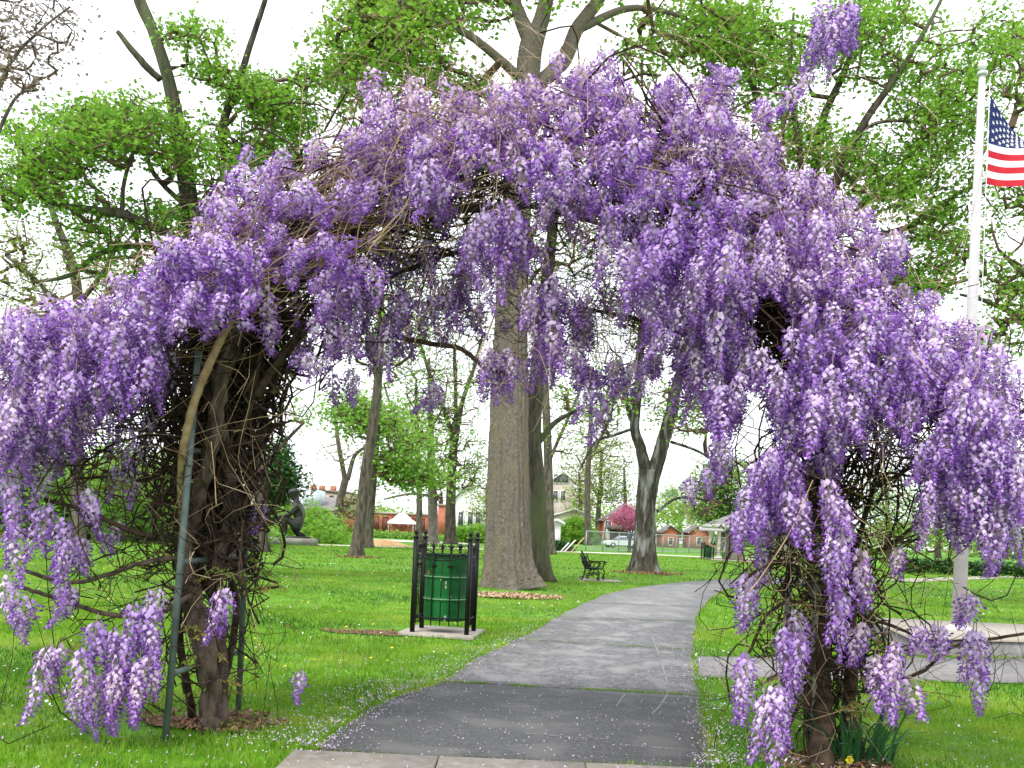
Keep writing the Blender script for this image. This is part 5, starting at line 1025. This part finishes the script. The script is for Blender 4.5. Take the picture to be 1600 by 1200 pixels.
tangle(wl, WL, [(colL, 260, .7, .003, .009, .35, .4, (80, 35), .25), (coreL, 640, .55, .006, .016, .45, .35, (85, 45), .25), ([p for p in archb if p[0] <= 860], 640, .8, .004, .011, .42, .4, (20, 30), .2), (flankL, 160, .6, .003, .008, .1, .4, (10, 50), .25),
    ([(60, 760), (300, 740), (320, 1060), (100, 1040)], 70, .7, .0025, .006, -.1, .4, (60, 60), .3), ([(380, 700), (425, 660), (425, 980), (380, 1060)], 40, .4, .002, .005, .3, .3, (50, 50), .3), ([p for p in hole if p[0] <= 860], 260, .45, .0015, .004, .4, .45, (0, 80), .3)], 'vine', 'tangled_vines', 61)
tangle(wr, WR, [(colR, 260, .6, .003, .009, .3, .4, (85, 40), .2), ([(1230, 600), (1340, 600), (1345, 1000), (1330, 1190), (1260, 1190), (1240, 900)], 340, .6, .005, .012, .2, .25, (88, 25), .2), ([(860, 190)]+[p for p in archb if p[0] > 860], 640, .8, .004, .011, .42, .4, (-25, 30), .2), (flankR, 160, .6, .003, .008, .1, .4, (0, 50), .25),
    ([(1380, 840), (1560, 900), (1560, 1100), (1380, 1100)], 34, .4, .002, .005, -.1, .3, (20, 50), .3), ([(1150, 820), (1260, 820), (1260, 1150), (1150, 1130)], 50, .4, .002, .005, -.1, .3, (60, 60), .3), ([(860, 340)]+[p for p in hole if p[0] > 860]+[(860, 560)], 260, .45, .0015, .004, .4, .45, (0, 80), .3),
    ([(1150, 440), (1270, 440), (1270, 580), (1150, 580)], 120, .5, .006, .014, .4, .2, (60, 50), .2)], 'vine', 'tangled_vines', 62)
tangle(wl, WL, [([(200, 460), (420, 270), (640, 190), (700, 330), (520, 420), (350, 520)], 300, .9, .0018, .0035, -.1, .4, (32, 16), .12), ([(560, 150), (860, 110), (860, 330), (600, 340)], 150, .8, .0016, .003, -.1, .4, (5, 40), .25), ([(0, 500), (300, 420), (250, 620), (0, 600)], 60, .7, .0016, .003, -.3, .2, (30, 30), .2), ([(240, 560), (460, 540), (430, 1000), (260, 980)], 24, .6, .0016, .003, -.3, .2, (70, 60), .3), ([(560, 330), (840, 330), (820, 620), (600, 540)], 50, .6, .0016, .0028, -.1, .3, (65, 30), .2)], 'straw', 'straw_runners', 63)
tangle(wr, WR, [([(860, 110), (1150, 120), (1450, 420), (1340, 560), (1050, 380), (860, 330)], 260, .8, .0016, .003, -.1, .4, (-30, 35), .25), ([(1100, 560), (1500, 520), (1480, 760), (1200, 760)], 60, .6, .0016, .003, -.4, .2, (-40, 50), .25), ([(1180, 760), (1440, 800), (1380, 1180), (1200, 1150)], 60, .45, .0016, .0034, -.4, .2, (65, 55), .3), ([(860, 330), (1060, 360), (1080, 600), (880, 560)], 50, .6, .0016, .0028, -.1, .3, (65, 30), .2)], 'straw', 'straw_runners', 64)
# single runners that stand out
for k_, (root, org, L2, r_) in enumerate([(wr, WR, [(1070, 790, -.2), (1075, 810, -.2), (1095, 840, -.2), (1118, 855, -.2), (1140, 835, -.2), (1180, 800, -.1)], .004), (wr, WR, [(1068, 780, -.2), (1085, 822, -.2), (1110, 850, -.2), (1120, 854, -.2)], .0035),
        (wr, WR, [(1270, 750, -.8), (1235, 830, -.8), (1190, 900, -.8), (1170, 925, -.8)], .004), (wl, WL, [(330, 690, -.4), (335, 740, -.4), (338, 790, -.4)], .003), (wl, WL, [(790, 430, -.2), (770, 500, -.2), (745, 560, -.2)], .006), (wl, WL, [(782, 210, -.3), (775, 300, -.3), (765, 350, -.3)], .003),
        (wr, WR, [(940, 230, -.3), (935, 300, -.3), (915, 380, -.3), (880, 420, -.3)], .003), (wl, WL, [(580, 310, -.3), (560, 360, -.3), (555, 440, -.3)], .004), (wr, WR, [(1140, 775, -.1), (1140, 860, -.1), (1110, 905, -.1), (1085, 925, -.1)], .003), (wr, WR, [(1145, 700, -.1), (1141, 800, -.1), (1138, 870, -.1), (1130, 895, -.1)], .003), (wr, WR, [(1152, 860, -.1), (1158, 900, -.1), (1170, 925, -.1)], .003),
        (wl, WL, [(230, 470, 0), (330, 390, -.1), (430, 300, 0), (520, 230, .1)], .003), (wl, WL, [(60, 480, 0), (160, 440, 0), (250, 380, 0), (330, 345, 0)], .003), (wr, WR, [(1180, 260, 0), (1260, 300, 0), (1340, 370, 0), (1420, 430, 0)], .003), (wr, WR, [(1230, 300, .1), (1262, 240, .1), (1268, 190, .1), (1240, 150, .1)], .003),
        (wl, WL, [(640, 130, .1), (720, 150, .1), (800, 130, .1), (880, 150, .1)], .003), (wr, WR, [(1400, 360, 0), (1440, 450, 0), (1450, 520, 0)], .0025), (wr, WR, [(1210, 250, .1), (1330, 330, .1), (1370, 340, .1), (1415, 355, .1)], .0025)]):
    A = Acc(); A.tube(catmull(PP(L2), 20), r_, 5); A.build('runner', M['straw'] if k_ not in (8, 9, 10) else M['vine'], root, org, smooth=True)
# young bronze leaves
def sprays(root, org, L_, seed):
    rs = np.random.RandomState(seed); A = Acc()
    for (px, py, dd, n) in L_:
        for i in range(n):
            p = P(px+rs.randn()*14, py+rs.randn()*10, D0+dd+rs.randn()*.06); an = rs.rand()*6.283; Ln = rs.uniform(.09, .16); v = np.array([math.cos(an), math.sin(an), -.35])*Ln
            A.tube([p, p+v*.5+np.array([0, 0, .01]), p+v], .0015, 3, cap=False)
            for j in range(9):
                b = p+v*(.2+.8*(j//2)/4); sd_ = (1 if j % 2 else -1); q = np.cross(norm(v), [0, 0, 1.]); t = norm(q*sd_+norm(v)*.7+np.array([0, 0, -.5])+rs.randn(3)*.15)*rs.uniform(.03, .05); s = norm(np.cross(t, rs.randn(3)))*.009
                A.add([b, b+t*.5+s, b+t, b+t*.5-s], [[0, 1, 2, 3]], None, 1)
    tag(A.build('young_leaves', [M['twig'], M['bronze_leaf']], root, org), kind='stuff')
sprays(wl, WL, [(430, 920, .1, 5), (455, 975, .2, 2), (170, 720, 0, 4), (110, 720, 0, 3), (590, 370, -.1, 5), (565, 390, -.1, 3), (700, 470, .2, 3), (440, 600, .2, 3), (330, 1020, 0, 4), (150, 850, 0, 3), (120, 1000, -.2, 4), (80, 545, -.3, 2), (350, 385, -.4, 3), (330, 1110, .1, 4), (20, 800, 0, 4), (70, 560, -.3, 3), (250, 860, -.1, 3), (390, 880, .1, 3), (300, 980, -.1, 8), (350, 900, 0, 8), (330, 1060, 0, 8), (240, 900, -.1, 6), (180, 760, 0, 6), (520, 300, -.2, 4), (420, 440, -.2, 4)], 71)
sprays(wr, WR, [(1240, 780, -.2, 3), (1380, 990, -.1, 5), (1300, 1010, 0, 5), (1230, 960, 0, 5), (1360, 940, -.1, 3), (1210, 330, 0, 2), (1330, 520, -.4, 2), (1260, 1080, 0, 3), (1400, 870, 0, 3), (865, 350, -.2, 3), (910, 420, .2, 3), (1350, 1060, -.1, 4), (1480, 990, -.1, 3), (980, 580, .2, 2), (1280, 880, -.2, 6), (1330, 1100, -.1, 8), (1250, 1020, -.1, 7), (1370, 860, -.1, 6), (1300, 760, -.2, 4), (1220, 420, -.2, 4), (1050, 250, -.2, 4), (1260, 940, -.2, 6)], 72)

# strap-leaved plant at the foot of the right trunk
g = G(1345, 1195); root = empty('daffodil_clump', tuple(g), 'clump of dark strap leaves with one yellow flower at the right trunk', 'plant'); rs = np.random.RandomState(81)
meshes = []
for k_ in range(5):
    A = Acc(); n = 9; t = np.linspace(0, 1, n); Ln = 1.; curve = np.c_[.35*t**2*(.4+.35*k_), np.zeros(n), Ln*(t-.25*t**3*(.3+.25*k_))]; wd = .022*np.clip(1.2-t, 0, 1)**.5; wd[-1] = .001
    V = np.vstack([curve+np.c_[np.zeros(n), wd, np.zeros(n)], curve-np.c_[np.zeros(n), wd, np.zeros(n)], curve-np.array([0, 0, .008])+np.c_[-.006*np.ones(n), np.zeros((n, 2))]])
    A.add(V, [[i, i+1, 2*n+i+1, 2*n+i] for i in range(n-1)]+[[2*n+i, 2*n+i+1, n+i+1, n+i] for i in range(n-1)]); o_ = A.build('leaf', M['iris'], smooth=True); meshes.append(o_.data); bpy.data.objects.remove(o_)
for k_ in range(90):
    o_ = bpy.data.objects.new('leaf', meshes[rs.randint(5)]); COL.objects.link(o_); o_.parent = root; a_ = rs.rand()*6.283; r_ = rs.rand()**.5*.22
    s_ = rs.uniform(.28, .55); o_.location = (r_*math.cos(a_)*1.3, r_*math.sin(a_)*.7+.05, -.02); o_.rotation_euler = (rs.randn()*.12, rs.rand()*.35, a_+rs.randn()*.5); o_.scale = (s_, s_*1.2, s_)
A = Acc(); q = P(1328, 1188, g[1]-.15)
for i in range(6):
    an = i*math.pi/3; v = np.array([math.cos(an), .2, math.sin(an)])*.03; s = np.array([-math.sin(an), 0, math.cos(an)])*.012; A.add([q, q+v*.6+s, q+v, q+v*.6-s], [[0, 1, 2, 3]])
A.lathe([(.008, 0), (.012, .02), (.016, .025)], c=q, n=8); fo = A.build('flower', M['yellow'], root, g)
Acc().tube([q, q+np.array([0, .03, -.05]), [q[0], q[1]+.05, 0]], .003, 5).build('flower_stalk', M['iris'], root, g)
